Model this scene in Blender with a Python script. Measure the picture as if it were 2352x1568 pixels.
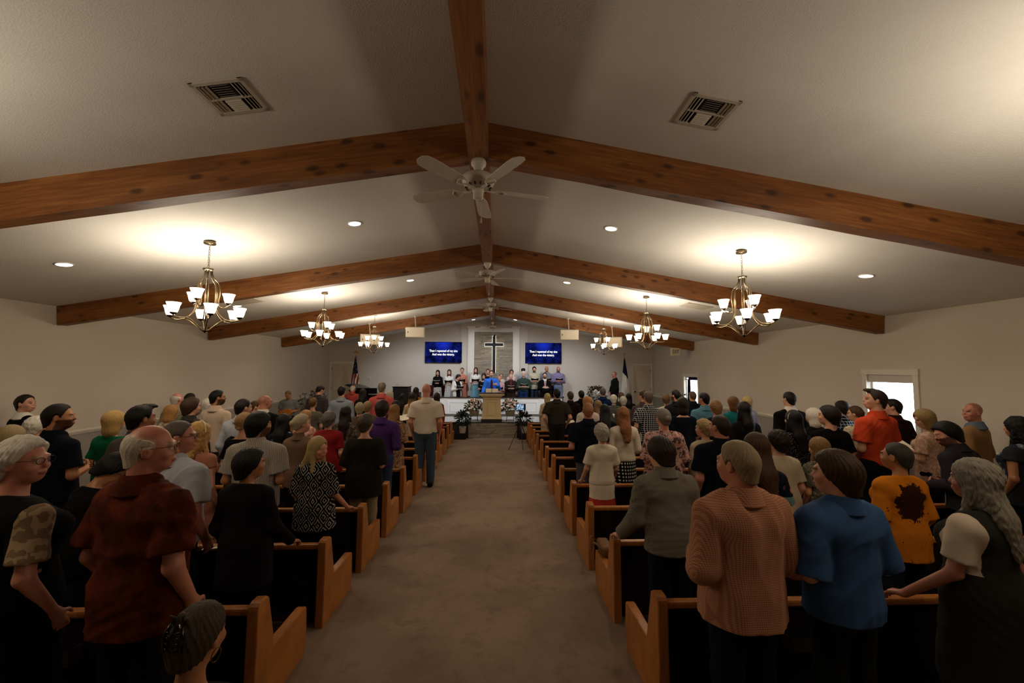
import bpy, bmesh, math, random
import numpy as np
from mathutils import Matrix, Vector, Euler
random.seed(7)
for o in list(bpy.data.objects): bpy.data.objects.remove(o, do_unlink=True)
SC = bpy.context.scene
COL = SC.collection
PI = math.pi

# ------------------------------------------------------------------ camera
cam_d = bpy.data.cameras.new('camera'); cam = bpy.data.objects.new('camera', cam_d); COL.objects.link(cam)
cam_d.sensor_width = 36.0; cam_d.sensor_fit = 'HORIZONTAL'
cam_d.lens = 36.0*910.0/2352.0
cam_d.clip_start = 0.02; cam_d.clip_end = 200
YAW, PITCH, ROLL = 0.0379043, 0.0682779, 0.0066
_f = Vector((math.sin(YAW)*math.cos(PITCH), math.cos(YAW)*math.cos(PITCH), math.sin(PITCH)))
_r = _f.cross(Vector((0,0,1))).normalized(); _u = _r.cross(_f)
_r2 = _r*math.cos(ROLL)+_u*math.sin(ROLL); _u2 = _u*math.cos(ROLL)-_r*math.sin(ROLL)
cam.matrix_world = Matrix(((_r2.x,_u2.x,-_f.x,0),(_r2.y,_u2.y,-_f.y,0),(_r2.z,_u2.z,-_f.z,2.05),(0,0,0,1)))
SC.camera = cam

# ------------------------------------------------------------------ world, exposure
W = bpy.data.worlds.new('sky'); SC.world = W; W.use_nodes = True
_bg = W.node_tree.nodes['Background']
_bg.inputs[0].default_value = (0.80,0.90,1.0,1); _bg.inputs[1].default_value = 7.0
SC.view_settings.view_transform = 'Standard'; SC.view_settings.look = 'None'
SC.view_settings.gamma = 1.0; SC.view_settings.use_curve_mapping = False
SC.view_settings.exposure = 0.24

# light levels (watts)
BULB_W = 8.5; BULB_COL = (1.0,0.90,0.77)
DOWN_W = 26.0; DOWN_COL = (1.0,0.91,0.79)
STAGE_W = 150.0; STAGE_COL = (0.86,0.92,1.0)

# ------------------------------------------------------------------ helpers
def lin(h):
    if not isinstance(h, str): return tuple(h)+((1,) if len(h)==3 else ())
    h = h.lstrip('#'); v = [int(h[i:i+2],16)/255 for i in (0,2,4)]
    return tuple((c/12.92 if c<=.04045 else ((c+.055)/1.055)**2.4) for c in v)+(1,)
class N:
    """tiny node-graph builder"""
    def __init__(s, name):
        s.m = bpy.data.materials.new(name); s.m.use_nodes = True
        s.t = s.m.node_tree; s.t.nodes.clear()
        s.out = s.t.nodes.new('ShaderNodeOutputMaterial')
    def n(s, kind, _in=None, **kw):
        x = s.t.nodes.new('ShaderNode'+kind)
        for k,v in kw.items(): setattr(x,k,v)
        for k,v in (_in or {}).items(): s.set(x.inputs[k], v)
        return x
    def set(s, sock, v):
        if isinstance(v, bpy.types.NodeSocket): s.t.links.new(v, sock)
        elif v is not None: sock.default_value = v
    def math(s, op, a, b=None, c=None):
        x = s.n('Math', operation=op); s.set(x.inputs[0],a)
        if b is not None: s.set(x.inputs[1],b)
        if c is not None: s.set(x.inputs[2],c)
        return x.outputs[0]
    def mix(s, f, a, b):
        x = s.n('Mix', data_type='RGBA'); s.set(x.inputs[0],f); s.set(x.inputs[6],a); s.set(x.inputs[7],b)
        return x.outputs[2]
    def obj(s): return s.n('TexCoord').outputs['Object']
    def map(s, v, scale=(1,1,1), loc=(0,0,0), rot=(0,0,0)):
        return s.n('Mapping', {'Vector':v,'Scale':scale,'Location':loc,'Rotation':rot}).outputs[0]
    def noise(s, v, scale, detail=3, rough=.55):
        return s.n('TexNoise', {'Vector':v,'Scale':scale,'Detail':detail,'Roughness':rough}).outputs['Fac']
    def ramp(s, f, stops):
        x = s.n('ValToRGB'); e = x.color_ramp.elements
        while len(e)<len(stops): e.new(.5)
        for i,(p,c) in enumerate(stops): e[i].position = p; e[i].color = lin(c)
        s.set(x.inputs[0], f); return x.outputs[0]
    def bump(s, h, strength=.3, dist=.01):
        return s.n('Bump', {'Height':h,'Strength':strength,'Distance':dist}).outputs[0]
    def bsdf(s, col, rough=.6, metal=0., spec=.3, normal=None, **kw):
        b = s.n('BsdfPrincipled'); s.set(b.inputs['Base Color'], col); s.set(b.inputs['Roughness'], rough)
        b.inputs['Metallic'].default_value = metal; b.inputs['Specular IOR Level'].default_value = spec
        if normal is not None: s.set(b.inputs['Normal'], normal)
        for k,v in kw.items(): s.set(b.inputs[k.replace('_',' ')], v)
        s.t.links.new(b.outputs[0], s.out.inputs[0]); return s.m
    def emit(s, col, strength):
        e = s.n('Emission'); s.set(e.inputs[0],col); s.set(e.inputs[1],strength)
        s.t.links.new(e.outputs[0], s.out.inputs[0]); return s.m
_MC = {}
def plain(col, rough=.6, metal=0., spec=.3, name=None, var=.10, sc=30):
    key = ('p',str(col),rough,metal,spec,var,sc)
    if key in _MC: return _MC[key]
    g = N(name or 'paint'); c = lin(col)
    f = g.noise(g.obj(), sc, 2)
    d = tuple(x*(1-var*1.3) for x in c[:3])+(1,); l = tuple(min(1,x*(1+var)) for x in c[:3])+(1,)
    m = g.bsdf(g.mix(f,d,l), rough, metal, spec); _MC[key] = m; return m

def link(name, me, mat=None, parent=None, loc=None, rot=None):
    o = bpy.data.objects.new(name, me); COL.objects.link(o)
    if mat is not None and me is not None and len(me.materials)==0: me.materials.append(mat)
    if parent is not None: o.parent = parent
    if loc is not None: o.location = loc
    if rot is not None: o.rotation_euler = rot
    return o
def empty(name, label, cat, loc=(0,0,0), rz=0, group=None):
    o = bpy.data.objects.new(name, None); COL.objects.link(o); o.empty_display_size = .1
    o.location = loc; o.rotation_euler = (0,0,rz); return tag(o,label,cat,group)
def tag(o, label, cat, group=None):
    o['label'] = label; o['category'] = cat
    if group: o['group'] = group
    return o
def struct(o): o['kind'] = 'structure'; return o
class MB:
    """collects shapes into one bmesh"""
    def __init__(s): s.b = bmesh.new()
    def box(s, lo, hi, rot=None, bev=0):
        lo, hi = Vector(lo), Vector(hi); c = (lo+hi)/2
        m = Matrix.Translation(c) @ (rot.to_4x4() if rot else Matrix()) @ Matrix.Diagonal((*(hi-lo),1))
        r = bmesh.ops.create_cube(s.b, size=1, matrix=m)
        if bev:
            es = list({e for v in r['verts'] for e in v.link_edges})
            bmesh.ops.bevel(s.b, geom=es, offset=bev, segments=2, affect='EDGES', profile=.5)
        return s
    def cyl(s, a, b, r1, r2=None, n=12, caps=True):
        a,b = Vector(a),Vector(b); d = b-a
        q = Vector((0,0,1)).rotation_difference(d).to_matrix().to_4x4() if d.length>1e-9 else Matrix()
        bmesh.ops.create_cone(s.b, cap_ends=caps, segments=n, radius1=r1, radius2=r1 if r2 is None else r2,
            depth=d.length, matrix=Matrix.Translation((a+b)/2) @ q); return s
    def sph(s, c, r, n=10, sc=(1,1,1)):
        bmesh.ops.create_uvsphere(s.b, u_segments=n, v_segments=max(5,n//2+1), radius=r,
            matrix=Matrix.Translation(c) @ Matrix.Diagonal((*sc,1))); return s
    def lathe(s, prof, n=20, c=(0,0,0), closed=False):
        vs = [[s.b.verts.new((c[0]+r*math.cos(2*PI*i/n), c[1]+r*math.sin(2*PI*i/n), c[2]+z)) for i in range(n)] for r,z in prof]
        for a,b in zip(vs[:-1],vs[1:]):
            for i in range(n): s.b.faces.new((a[i],a[(i+1)%n],b[(i+1)%n],b[i]))
        if closed: s.b.faces.new(vs[0][::-1]); s.b.faces.new(vs[-1])
        return s
    def prism(s, poly, lo, hi, axis=0):
        """poly in the two other axes, extruded along axis"""
        def P(u,v,w): return ((w,u,v),(u,w,v),(u,v,w))[axis]
        A = [s.b.verts.new(P(u,v,lo)) for u,v in poly]; B = [s.b.verts.new(P(u,v,hi)) for u,v in poly]
        n = len(poly)
        fs = [s.b.faces.new(A[::-1]), s.b.faces.new(B)]
        for i in range(n): fs.append(s.b.faces.new((A[i],A[(i+1)%n],B[(i+1)%n],B[i])))
        bmesh.ops.recalc_face_normals(s.b, faces=fs); return s
    def tube(s, pts, r, n=8, flat=None):
        """swept tube; r scalar or list"""
        pts = [Vector(p) for p in pts]; k = len(pts); R = r if isinstance(r,(list,tuple)) else [r]*k
        rings = []
        t0 = (pts[1]-pts[0]).normalized(); nrm = t0.orthogonal().normalized()
        for i,p in enumerate(pts):
            t = (pts[min(i+1,k-1)]-pts[max(i-1,0)]).normalized()
            nrm = (nrm - t*nrm.dot(t)).normalized(); bi = t.cross(nrm)
            rings.append([s.b.verts.new(p+(nrm*math.cos(2*PI*j/n)+bi*math.sin(2*PI*j/n)*(flat or 1))*R[i]) for j in range(n)])
        for a,b in zip(rings[:-1],rings[1:]):
            for j in range(n): s.b.faces.new((a[j],a[(j+1)%n],b[(j+1)%n],b[j]))
        s.b.faces.new(rings[0][::-1]); s.b.faces.new(rings[-1]); return s
    def quad(s, *pts): s.b.faces.new([s.b.verts.new(p) for p in pts]); return s
    def mesh(s, name='m', smooth=False):
        me = bpy.data.meshes.new(name); s.b.normal_update(); s.b.to_mesh(me); s.b.free()
        if smooth:
            me.polygons.foreach_set('use_smooth',[True]*len(me.polygons))
            if smooth!=True: me.set_sharp_from_angle(angle=math.radians(smooth))
        return me
    def build(s, name, mat, parent=None, loc=None, rot=None, smooth=False):
        return link(name, s.mesh(name, smooth), mat, parent, loc, rot)
def text_mesh(txt, size, align='CENTER', spacing=1.0, bold=0.):
    cu = bpy.data.curves.new('txt','FONT'); cu.body = txt; cu.size = size; cu.align_x = align; cu.align_y = 'CENTER'
    cu.space_line = spacing; cu.extrude = .002; cu.offset = bold
    o = bpy.data.objects.new('txt',cu); COL.objects.link(o)
    bpy.context.view_layer.update(); dg = bpy.context.evaluated_depsgraph_get()
    me = bpy.data.meshes.new_from_object(o.evaluated_get(dg)); bpy.data.objects.remove(o, do_unlink=True)
    bpy.data.curves.remove(cu); return me
def copy_tree(o, parent=None):
    c = o.copy(); COL.objects.link(c)
    if parent is not None: c.parent = parent
    for ch in list(o.children): copy_tree(ch, c)
    return c
def bez(p, n=12):
    """catmull-rom through 2-d/3-d points"""
    P = [Vector(q) for q in p]; P = [P[0]*2-P[1]]+P+[P[-1]*2-P[-2]]; out = []
    for i in range(1,len(P)-2):
        for j in range(n):
            t = j/n; a,b,c,d = P[i-1:i+3]
            out.append(.5*((2*b)+(c-a)*t+(2*a-5*b+4*c-d)*t*t+(3*b-a-3*c+d)*t**3))
    out.append(P[-2]); return out
# ------------------------------------------------------------------ materials of the setting
SLOPE = 26/910.
def fz(y): return -SLOPE*y
XL, XR, CX = -7.2, 6.85, -0.175
YB, YF = -8.0, 17.2
ZR, ZE = 4.20, 3.02
SL_L = (ZR-ZE)/(CX-XL); SL_R = (ZR-ZE)/(XR-CX)
def cz(x): return ZR-(SL_L*(CX-x) if x<CX else SL_R*(x-CX))
PLAT = 0.146

def m_wall(c1, c2):
    g = N('wall_paint'); v = g.obj()
    col = g.mix(g.noise(v,1.3,3), lin(c1), lin(c2))
    return g.bsdf(col, .75, 0, .2, g.bump(g.noise(v,160,2), .25, .002))
M_WALL = m_wall('#c6bdb0','#cdc4b7'); M_WAIN = m_wall('#97918a','#9f9992'); M_FARWALL = m_wall('#c4bbae','#cbc2b5')
def m_ceiling():
    g = N('sprayed_ceiling'); v = g.obj()
    h = g.n('TexVoronoi', {'Vector':v,'Scale':105.}).outputs[0]
    h2 = g.math('ADD', h, g.noise(v,120,3))
    col = g.mix(g.noise(v,2.2,3), lin('#d2cbbf'), lin('#dad3c7'))
    return g.bsdf(col, .9, 0, .1, g.bump(h2, .28, .004))
M_CEIL = m_ceiling()
def m_carpet():
    g = N('taupe_carpet'); v = g.obj()
    f = g.noise(v,1.1,5,.65); f2 = g.noise(v,5.,4,.7); f3 = g.noise(v,260,2)
    col = g.mix(g.ramp(f,[(.35,'#000000'),(.62,'#ffffff')]), lin('#826e5d'), lin('#9c8572'))
    col = g.mix(g.ramp(f2,[(.54,'#000000'),(.66,'#9a9a9a')]), col, lin('#5f4e42'))
    col = g.mix(g.math('MULTIPLY',f3,.55), col, lin('#725f50'))
    return g.bsdf(col, .98, 0, .05, g.bump(f3,.6,.006))
M_CARPET = m_carpet()
M_TRIM = plain('#d9d3c9', .45, name='white_trim', var=.03)
M_WHITE = plain('#e4e2de', .4, name='white_enamel')
M_BLACK = plain('#0b0b0d', .5, name='black'); M_BLACKGLOSS = plain('#060607', .12, spec=.5, name='black_lacquer')
def m_beam():
    g = N('knotty_cedar'); v = g.obj()
    oi = g.n('ObjectInfo').outputs['Random']
    vv = g.n('VectorMath', {0:v,1:g.n('CombineXYZ',{'X':g.math('MULTIPLY',oi,37.),'Y':g.math('MULTIPLY',oi,11.)}).outputs[0]}, operation='ADD').outputs[0]
    big = g.noise(g.map(vv,(.5,3,3)),1.6,4); grain = g.noise(g.map(vv,(1.2,26,26)),2.2,4,.65)
    col = g.ramp(g.math('ADD',g.math('MULTIPLY',big,.55),g.math('MULTIPLY',grain,.5)),[(.30,'#442710'),(.52,'#7d4b1f'),(.74,'#a06c36')])
    vo = g.n('TexVoronoi', {'Vector':g.map(vv,(3.4,8.,8.)),'Scale':1.0,'Randomness':1.0}).outputs['Distance']
    knot = g.ramp(vo,[(.12,'#ffffff'),(.26,'#000000')])
    col = g.mix(g.math('MULTIPLY',knot,.75), col, lin('#2c1408'))
    return g.bsdf(col, .5, 0, .35, g.bump(grain,.25,.004))
M_BEAM = m_beam()
def m_wood(c1,c2,c3,rough=.35,name='oak'):
    g = N(name); v = g.obj()
    w = g.noise(g.map(v,(14,3,1.6)),2.5,4,.6); w2 = g.noise(g.map(v,(120,20,5)),2,2)
    col = g.ramp(g.math('ADD',g.math('MULTIPLY',w,.75),g.math('MULTIPLY',w2,.25)),[(.32,c1),(.5,c2),(.68,c3)])
    return g.bsdf(col, rough, 0, .45, g.bump(w2,.08,.002))
M_OAK = m_wood('#8a5220','#a3652b','#b57435',.36)
M_DARKWOOD = m_wood('#1d120d','#2a1913','#362119',.4,'dark_wood')
M_PEWFAB = plain('#1a1013', .95, spec=.1, name='pew_upholstery', var=.2, sc=90)
M_BURG = plain('#4c1a22', .9, spec=.15, name='burgundy_fabric', var=.15, sc=60)
def m_stone():
    g = N('stacked_ledgestone'); v = g.obj()
    oi = g.n('ObjectInfo').outputs['Random']
    col = g.ramp(oi,[(0.,'#877c69'),(.3,'#a39680'),(.6,'#948b7d'),(1.,'#b3a58c')])
    f = g.noise(g.map(v,(6,6,30)),3,5,.7)
    col = g.mix(g.math('MULTIPLY',f,.5), col, lin('#6b6254'))
    return g.bsdf(col, .85, 0, .2, g.bump(f,.5,.01))
M_STONE = m_stone()
M_MORTAR = plain('#5f574a', .95, name='mortar')

# ------------------------------------------------------------------ floor, ceiling, walls
def slab(name, pts, mat, thick=(0,0,-.15)):
    b = MB(); t = Vector(thick); A = [Vector(p) for p in pts]
    va = [b.b.verts.new(p) for p in A]; vb = [b.b.verts.new(p+t) for p in A]; n = len(A)
    fs = [b.b.faces.new(va), b.b.faces.new(vb[::-1])]
    for i in range(n): fs.append(b.b.faces.new((va[i],vb[i],vb[(i+1)%n],va[(i+1)%n])))
    bmesh.ops.recalc_face_normals(b.b, faces=fs)
    return struct(b.build(name, mat))
slab('floor', [(XL,YB,fz(YB)),(XR,YB,fz(YB)),(XR,YF,fz(YF)),(XL,YF,fz(YF))], M_CARPET)
cl = slab('ceiling', [(XL-.2,YB,ZE-.2*SL_L),(CX,YB,ZR),(CX,YF,ZR),(XL-.2,YF,ZE-.2*SL_L)], M_CEIL, (0,0,.12))
slab('ceiling', [(CX,YB,ZR),(XR+.2,YB,ZE-.2*SL_R),(XR+.2,YF,ZE-.2*SL_R),(CX,YF,ZR)], M_CEIL, (0,0,.12))
RAIL = .91
# left wall (below and above the chair rail)
b = MB(); b.box((XL-.12,YB,-.75),(XL,YF,RAIL)); struct(b.build('wall_left_lower', M_WAIN)).name = 'wall_left_wainscot'
struct(MB().box((XL-.12,YB,RAIL),(XL,YF,3.6)).build('wall_left', M_WALL))
# right wall with two window openings
WIN = [(6.28,7.10,.86,1.985),(13.30,14.27,.86,1.80)]
def wall_right(z0,z1,name,mat):
    b = MB(); y = YB
    for (a,c,zb,zt) in WIN:
        b.box((XR,y,z0),(XR+.14,a,z1)); 
        if z1>zt: b.box((XR,a,max(zt,z0)),(XR+.14,c,z1))
        if z0<zb: b.box((XR,a,z0),(XR+.14,c,min(zb,z1)))
        y = c
    b.box((XR,y,z0),(XR+.14,YF,z1)); return struct(b.build(name,mat))
wall_right(-.75,RAIL,'wall_right_wainscot',M_WAIN); wall_right(RAIL,3.6,'wall_right',M_WALL)
for sx,nm in ((XL,'trim_1'),(XR,'trim_2')):
    s = 1 if sx==XL else -1
    b = MB(); ys = [(YB,YF)] if s>0 else [(YB,6.2),(7.18,13.2),(14.35,YF)]
    for (a,c) in ys:
        b.prism([(sx-s*.003,RAIL-.035),(sx+s*.012,RAIL-.035),(sx+s*.02,RAIL-.012),(sx+s*.03,RAIL+.01),(sx+s*.03,RAIL+.03),(sx+s*.012,RAIL+.04),(sx-s*.003,RAIL+.04)],a,c,axis=1)
    struct(b.build(nm,M_TRIM))
# back wall (behind the camera) and gable wall behind the platform
def gable(y0,y1,name,mat):
    b = MB(); b.prism([(XL-.1,-.75),(XR+.1,-.75),(XR+.1,cz(XR+.1)+.08),(CX,ZR+.08),(XL-.1,cz(XL-.1)+.08)],y0,y1,axis=1)
    return struct(b.build(name,mat))
gable(YB-.12,YB,'wall_back',M_WALL); gable(YF,YF+.12,'wall_front',M_FARWALL)
# projecting middle bay of the gable wall
b = MB(); b.prism([(-1.56,PLAT),(1.34,PLAT),(1.34,cz(1.34)+.03),(CX,ZR+.03),(-1.56,cz(-1.56)+.03)],17.11,17.21,axis=1)
struct(b.build('wall_front_bay',M_FARWALL))
# chair rails on the gable wall beside the doors
b = MB()
for a,c in ((-6.0,-3.9),(4.2,5.8)): b.box((a,YF-.03,RAIL+.02),(c,YF,RAIL+.09))
struct(b.build('trim_3',M_TRIM))
# windows
M_GLASS = None
g = N('window_glass'); tr = g.n('BsdfTransparent'); gl = g.n('BsdfGlossy',{'Roughness':.02}); mx = g.n('MixShader',{0:.06})
g.t.links.new(tr.outputs[0],mx.inputs[1]); g.t.links.new(gl.outputs[0],mx.inputs[2]); g.t.links.new(mx.outputs[0],g.out.inputs[0]); M_GLASS = g.m
g = N('roller_shade'); c1 = g.n('BsdfDiffuse',{'Color':(.62,.56,.5,1)}); c2 = g.n('BsdfTranslucent',{'Color':(.5,.46,.42,1)}); mx = g.n('MixShader',{0:.10})
g.t.links.new(c1.outputs[0],mx.inputs[1]); g.t.links.new(c2.outputs[0],mx.inputs[2]); g.t.links.new(mx.outputs[0],g.out.inputs[0]); M_SHADE = g.m
def m_valance():
    g = N('navy_curtain'); return g.bsdf(g.mix(g.noise(g.map(g.obj(),(1,60,1)),3,2),lin('#0b0e1c'),lin('#20264a')),.9,0,.1)
M_NAVYC = m_valance()
for i,(a,c,zb,zt) in enumerate(WIN):
    w = bpy.data.objects.new('window_%d'%(i+1),None); COL.objects.link(w); struct(w); w.location = (XR,(a+c)/2,zb)
    ox,oy,oz = w.location
    def loc(p): return (p[0]-ox,p[1]-oy,p[2]-oz)
    b = MB(); cw = .085
    for lo,hi in (((XR-.025,a-cw,zb-.1),(XR,a,zt+cw)),((XR-.025,c,zb-.1),(XR,c+cw,zt+cw)),((XR-.03,a-cw-.01,zt),(XR,c+cw+.01,zt+cw+.015)),((XR-.025,a-cw,zb-.12),(XR,c+cw,zb-.03))):
        b.box(loc(lo),loc(hi),bev=.004)
    b.build('casing',M_TRIM,w)
    b = MB(); b.box(loc((XR-.06,a-cw-.02,zb-.035)),loc((XR+.12,c+cw+.02,zb)),bev=.006); b.build('sill',M_TRIM,w)
    b = MB(); fw=.035
    for lo,hi in (((XR+.07,a,zb),(XR+.11,a+fw,zt)),((XR+.07,c-fw,zb),(XR+.11,c,zt)),((XR+.07,a,zt-fw),(XR+.11,c,zt)),((XR+.07,a,zb),(XR+.11,c,zb+fw))):
        b.box(loc(lo),loc(hi))
    b.build('sash',M_WHITE,w)
    for z0,z1 in ((zb+fw,zt-fw),):
        MB().box(loc((XR+.088,a+fw,z0)),loc((XR+.092,c-fw,z1))).build('pane',M_GLASS,w)
    if i==0: MB().box(loc((XR+.01,a+.004,zt-.135)),loc((XR+.05,c-.004,zt-.002)),bev=.006).build('roller_shade',M_SHADE,w)
    else:
        MB().cyl(loc((XR+.03,a-.0,zt-.10)),loc((XR+.03,c+.0,zt-.10)),.012).build('curtain_rod',M_BLACK,w)
        b = MB(); b.box(loc((XR+.02,a,zt-.10)),loc((XR+.035,a+.72,zt-.005))); b.build('valance',M_NAVYC,w)
        b = MB(); n=14; pts=[]
        for j in range(2*n+1):
            y = a+.60+.17*j/(2*n); pts.append((XR+.03+.012*math.sin(j*PI/2),y))
        A=[b.b.verts.new(loc((x,y,zt-.1))) for x,y in pts]; B=[b.b.verts.new(loc((x,y+(.06 if j>n else .0)-.0,zb+.0))) for j,(x,y) in enumerate(pts)]
        for j in range(2*n): b.b.faces.new((A[j],A[j+1],B[j+1],B[j]))
        bmesh.ops.solidify(b.b,geom=b.b.faces[:],thickness=.004)
        b.build('curtain',M_NAVYC,w,smooth=True)
# ground outside the windows
struct(MB().box((XR+.3,-10,-1.4),(XR+40,40,-1.2)).build('ground_outside',plain('#a9a69c',.9,name='pale_paving')))

# ------------------------------------------------------------------ roof beams
BH, BT = .315, .13
BEAM_Y = [3.385, 6.77, 10.155, 13.54, 0.0]
def beam(y, side):
    x0,x1 = (XL,CX) if side<0 else (CX,XR)
    L = math.hypot(x1-x0,ZR-ZE); ang = math.atan2(ZR-ZE,CX-XL) if side<0 else -math.atan2(ZR-ZE,XR-CX)
    b = MB(); n=14
    # a slightly rough-sawn box: a few stations along the length
    st = [i/n*L for i in range(n+1)]; rings=[]
    rnd = random.Random(int(y*100)+side)
    for i,t in enumerate(st):
        d = [rnd.uniform(-.003,.003) for _ in range(4)]
        rings.append([b.b.verts.new((t,-BT/2+d[0],.02)),b.b.verts.new((t,BT/2+d[1],.02)),b.b.verts.new((t,BT/2+d[1],-BH+d[2])),b.b.verts.new((t,-BT/2+d[0],-BH+d[3]))])
    for p,q in zip(rings[:-1],rings[1:]):
        for j in range(4): b.b.faces.new((p[j],p[(j+1)%4],q[(j+1)%4],q[j]))
    b.b.faces.new(rings[0]); b.b.faces.new(rings[-1][::-1]); bmesh.ops.recalc_face_normals(b.b,faces=b.b.faces[:])
    o = b.build('roof_beam',M_BEAM)
    o.location = (x0,y,ZE if side<0 else ZR); o.rotation_euler = (0,-ang,0); return struct(o)
for y in BEAM_Y:
    for s in (-1,1): beam(y,s)
b = MB(); b.box((0,-.085,-.335),(YF-YB,.085,.04)); rb = b.build('ridge_beam',M_BEAM); rb.location = (CX,YB,ZR); rb.rotation_euler = (0,0,PI/2); struct(rb)

# ------------------------------------------------------------------ doors in the gable wall
M_DOOR = plain('#c9bda6',.5,name='cream_door'); M_BRONZE = plain('#1b1512',.35,.6,name='oil_bronze')
def door(n, xa, xb, hinge):
    d = bpy.data.objects.new('door_%d'%n,None); COL.objects.link(d); struct(d); d.location = ((xa+xb)/2,YF,PLAT)
    w = (xb-xa); zt = 2.16
    b = MB(); cw=.085
    b.box((-w/2,-.03,0),(-w/2+cw,0,zt)); b.box((w/2-cw,-.03,0),(w/2,0,zt)); b.box((-w/2,-.034,zt-cw),(w/2,0,zt)); b.build('casing',M_TRIM,d)
    MB().box((-w/2+cw,-.016,.005),(w/2-cw,-.0,zt-cw)).build('door_leaf',M_DOOR,d)
    iw = w/2-cw
    # upper panel with arched head, lower plain panel: raised mouldings
    def frame(pts):
        b = MB(); pts=[Vector((x,-.018,z)) for x,z in pts]; b.tube(pts+[pts[0]],.010,6); return b
    arch = [(-iw+.11,.98),(-iw+.11,1.74)]+[(math.sin(t)*(iw-.11),1.74+.12*math.cos(t)) for t in [(-1+2*i/10)*PI/2 for i in range(11)]][1:-1]+[(iw-.11,1.74),(iw-.11,.98)]
    frame(arch).build('upper_panel',M_DOOR,d); frame([(-iw+.11,.18),(-iw+.11,.82),(iw-.11,.82),(iw-.11,.18)]).build('lower_panel',M_DOOR,d)
    kx = (iw-.07)*(-hinge)
    b = MB(); b.cyl((kx,-.016,.93),(kx,-.03,.93),.033,n=14); b.cyl((kx,-.03,.93),(kx,-.055,.93),.012); b.sph((kx,-.07,.93),.030,12); b.build('door_knob',M_BRONZE,d,smooth=40)
    for z in (.25,1.05,1.83): MB().cyl((hinge*(iw-.008),-.022,z-.045),(hinge*(iw-.008),-.022,z+.045),.010,n=8).build('hinge',M_BRONZE,d)
door(1,-7.10,-6.07,-1); door(2,5.88,6.82,1)
# ------------------------------------------------------------------ chandeliers
def m_brushed(c,rough=.3):
    g = N('brushed_bronze'); f = g.noise(g.obj(),60,2); cc = lin(c)
    return g.bsdf(g.mix(f,tuple(x*.8 for x in cc[:3])+(1,),cc),rough,.9,.5)
M_NICKEL = m_brushed('#76664e'); M_DKNICK = m_brushed('#3a3026',.35)
def m_shade():
    g = N('frosted_glass_lit'); e = g.n('Emission',{'Color':(1,.86,.66,1),'Strength':9.}); t = g.n('BsdfTransparent',{'Color':(1,.93,.82,1)})
    mx = g.n('MixShader',{0:.72}); g.t.links.new(e.outputs[0],mx.inputs[1]); g.t.links.new(t.outputs[0],mx.inputs[2]); g.t.links.new(mx.outputs[0],g.out.inputs[0]); return g.m
M_SHADEG = m_shade()
g = N('bulb_glow'); M_BULB = g.emit((1,.85,.62,1),9.)
def polar(r,z,a): return (r*math.cos(a),r*math.sin(a),z)
_ch = {}
def chandelier_meshes():
    up = bez([(.044,-.01),(.047,-.06),(.072,-.11),(.118,-.17),(.130,-.28),(.122,-.40),(.135,-.455),(.175,-.465),(.21,-.440),(.225,-.428)],5)
    lo = bez([(.034,-.01),(.038,-.07),(.06,-.12),(.10,-.18),(.110,-.32),(.110,-.45),(.135,-.54),(.20,-.615),(.28,-.640),(.345,-.632),(.37,-.618)],5)
    st = bez([(.012,-.775),(.05,-.755),(.12,-.69),(.18,-.645),(.235,-.632),(.27,-.638)],5)
    def strip(pr):
        return MB().tube([(p[0],0,p[1]) for p in pr],.0066,8,flat=1.0).mesh('arm',True)
    _ch['up'],_ch['lo'],_ch['st'] = strip(up),strip(lo),strip(st)
    b = MB(); b.lathe([(.040,0),(.052,.012),(.064,.05),(.074,.10),(.093,.150),(.089,.150),(.070,.10),(.060,.05),(.046,.014),(.0,.010)],18); _ch['shade'] = b.mesh('shade',True)
    b = MB(); b.lathe([(.008,-.03),(.02,-.022),(.036,-.012),(.044,0),(.044,.008),(.0,.008)],14); _ch['cup'] = b.mesh('cup',True)
    b = MB(); b.lathe([(0,0),(.018,.0),(.022,.02),(.034,.055),(.030,.085),(.012,.10),(0,.103)],12); _ch['bulb'] = b.mesh('bulb',True)
    b = MB(); b.lathe([(.0,0),(.008,-.002),(.014,-.012),(.03,-.022),(.062,-.026),(.068,-.020),(.068,-.008),(.064,0)][::-1],22); _ch['canopy']=b.mesh('canopy',True)
    b = MB(); b.lathe([(0,.018),(.03,.018),(.058,.012),(.060,.0),(.052,-.008),(.046,-.02),(.0,-.02)],22); _ch['cap']=b.mesh('cap',True)
    # one oval link
    pts=[(.009*math.cos(t),0,.019*math.sin(t)) for t in [2*PI*i/14 for i in range(15)]]
    _ch['link']=MB().tube(pts,.0028,6).mesh('chain_link',True)
    b = MB(); b.lathe([(0,-.80),(.006,-.795),(.010,-.785),(.032,-.775),(.034,-.765),(.012,-.755),(.008,-.70),(.006,-.66)],14); b.cyl((0,0,-.70),(0,0,.0),.006,n=8); _ch['rod']=b.mesh('rod',True)
chandelier_meshes()
CH_DROP = .36
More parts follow.
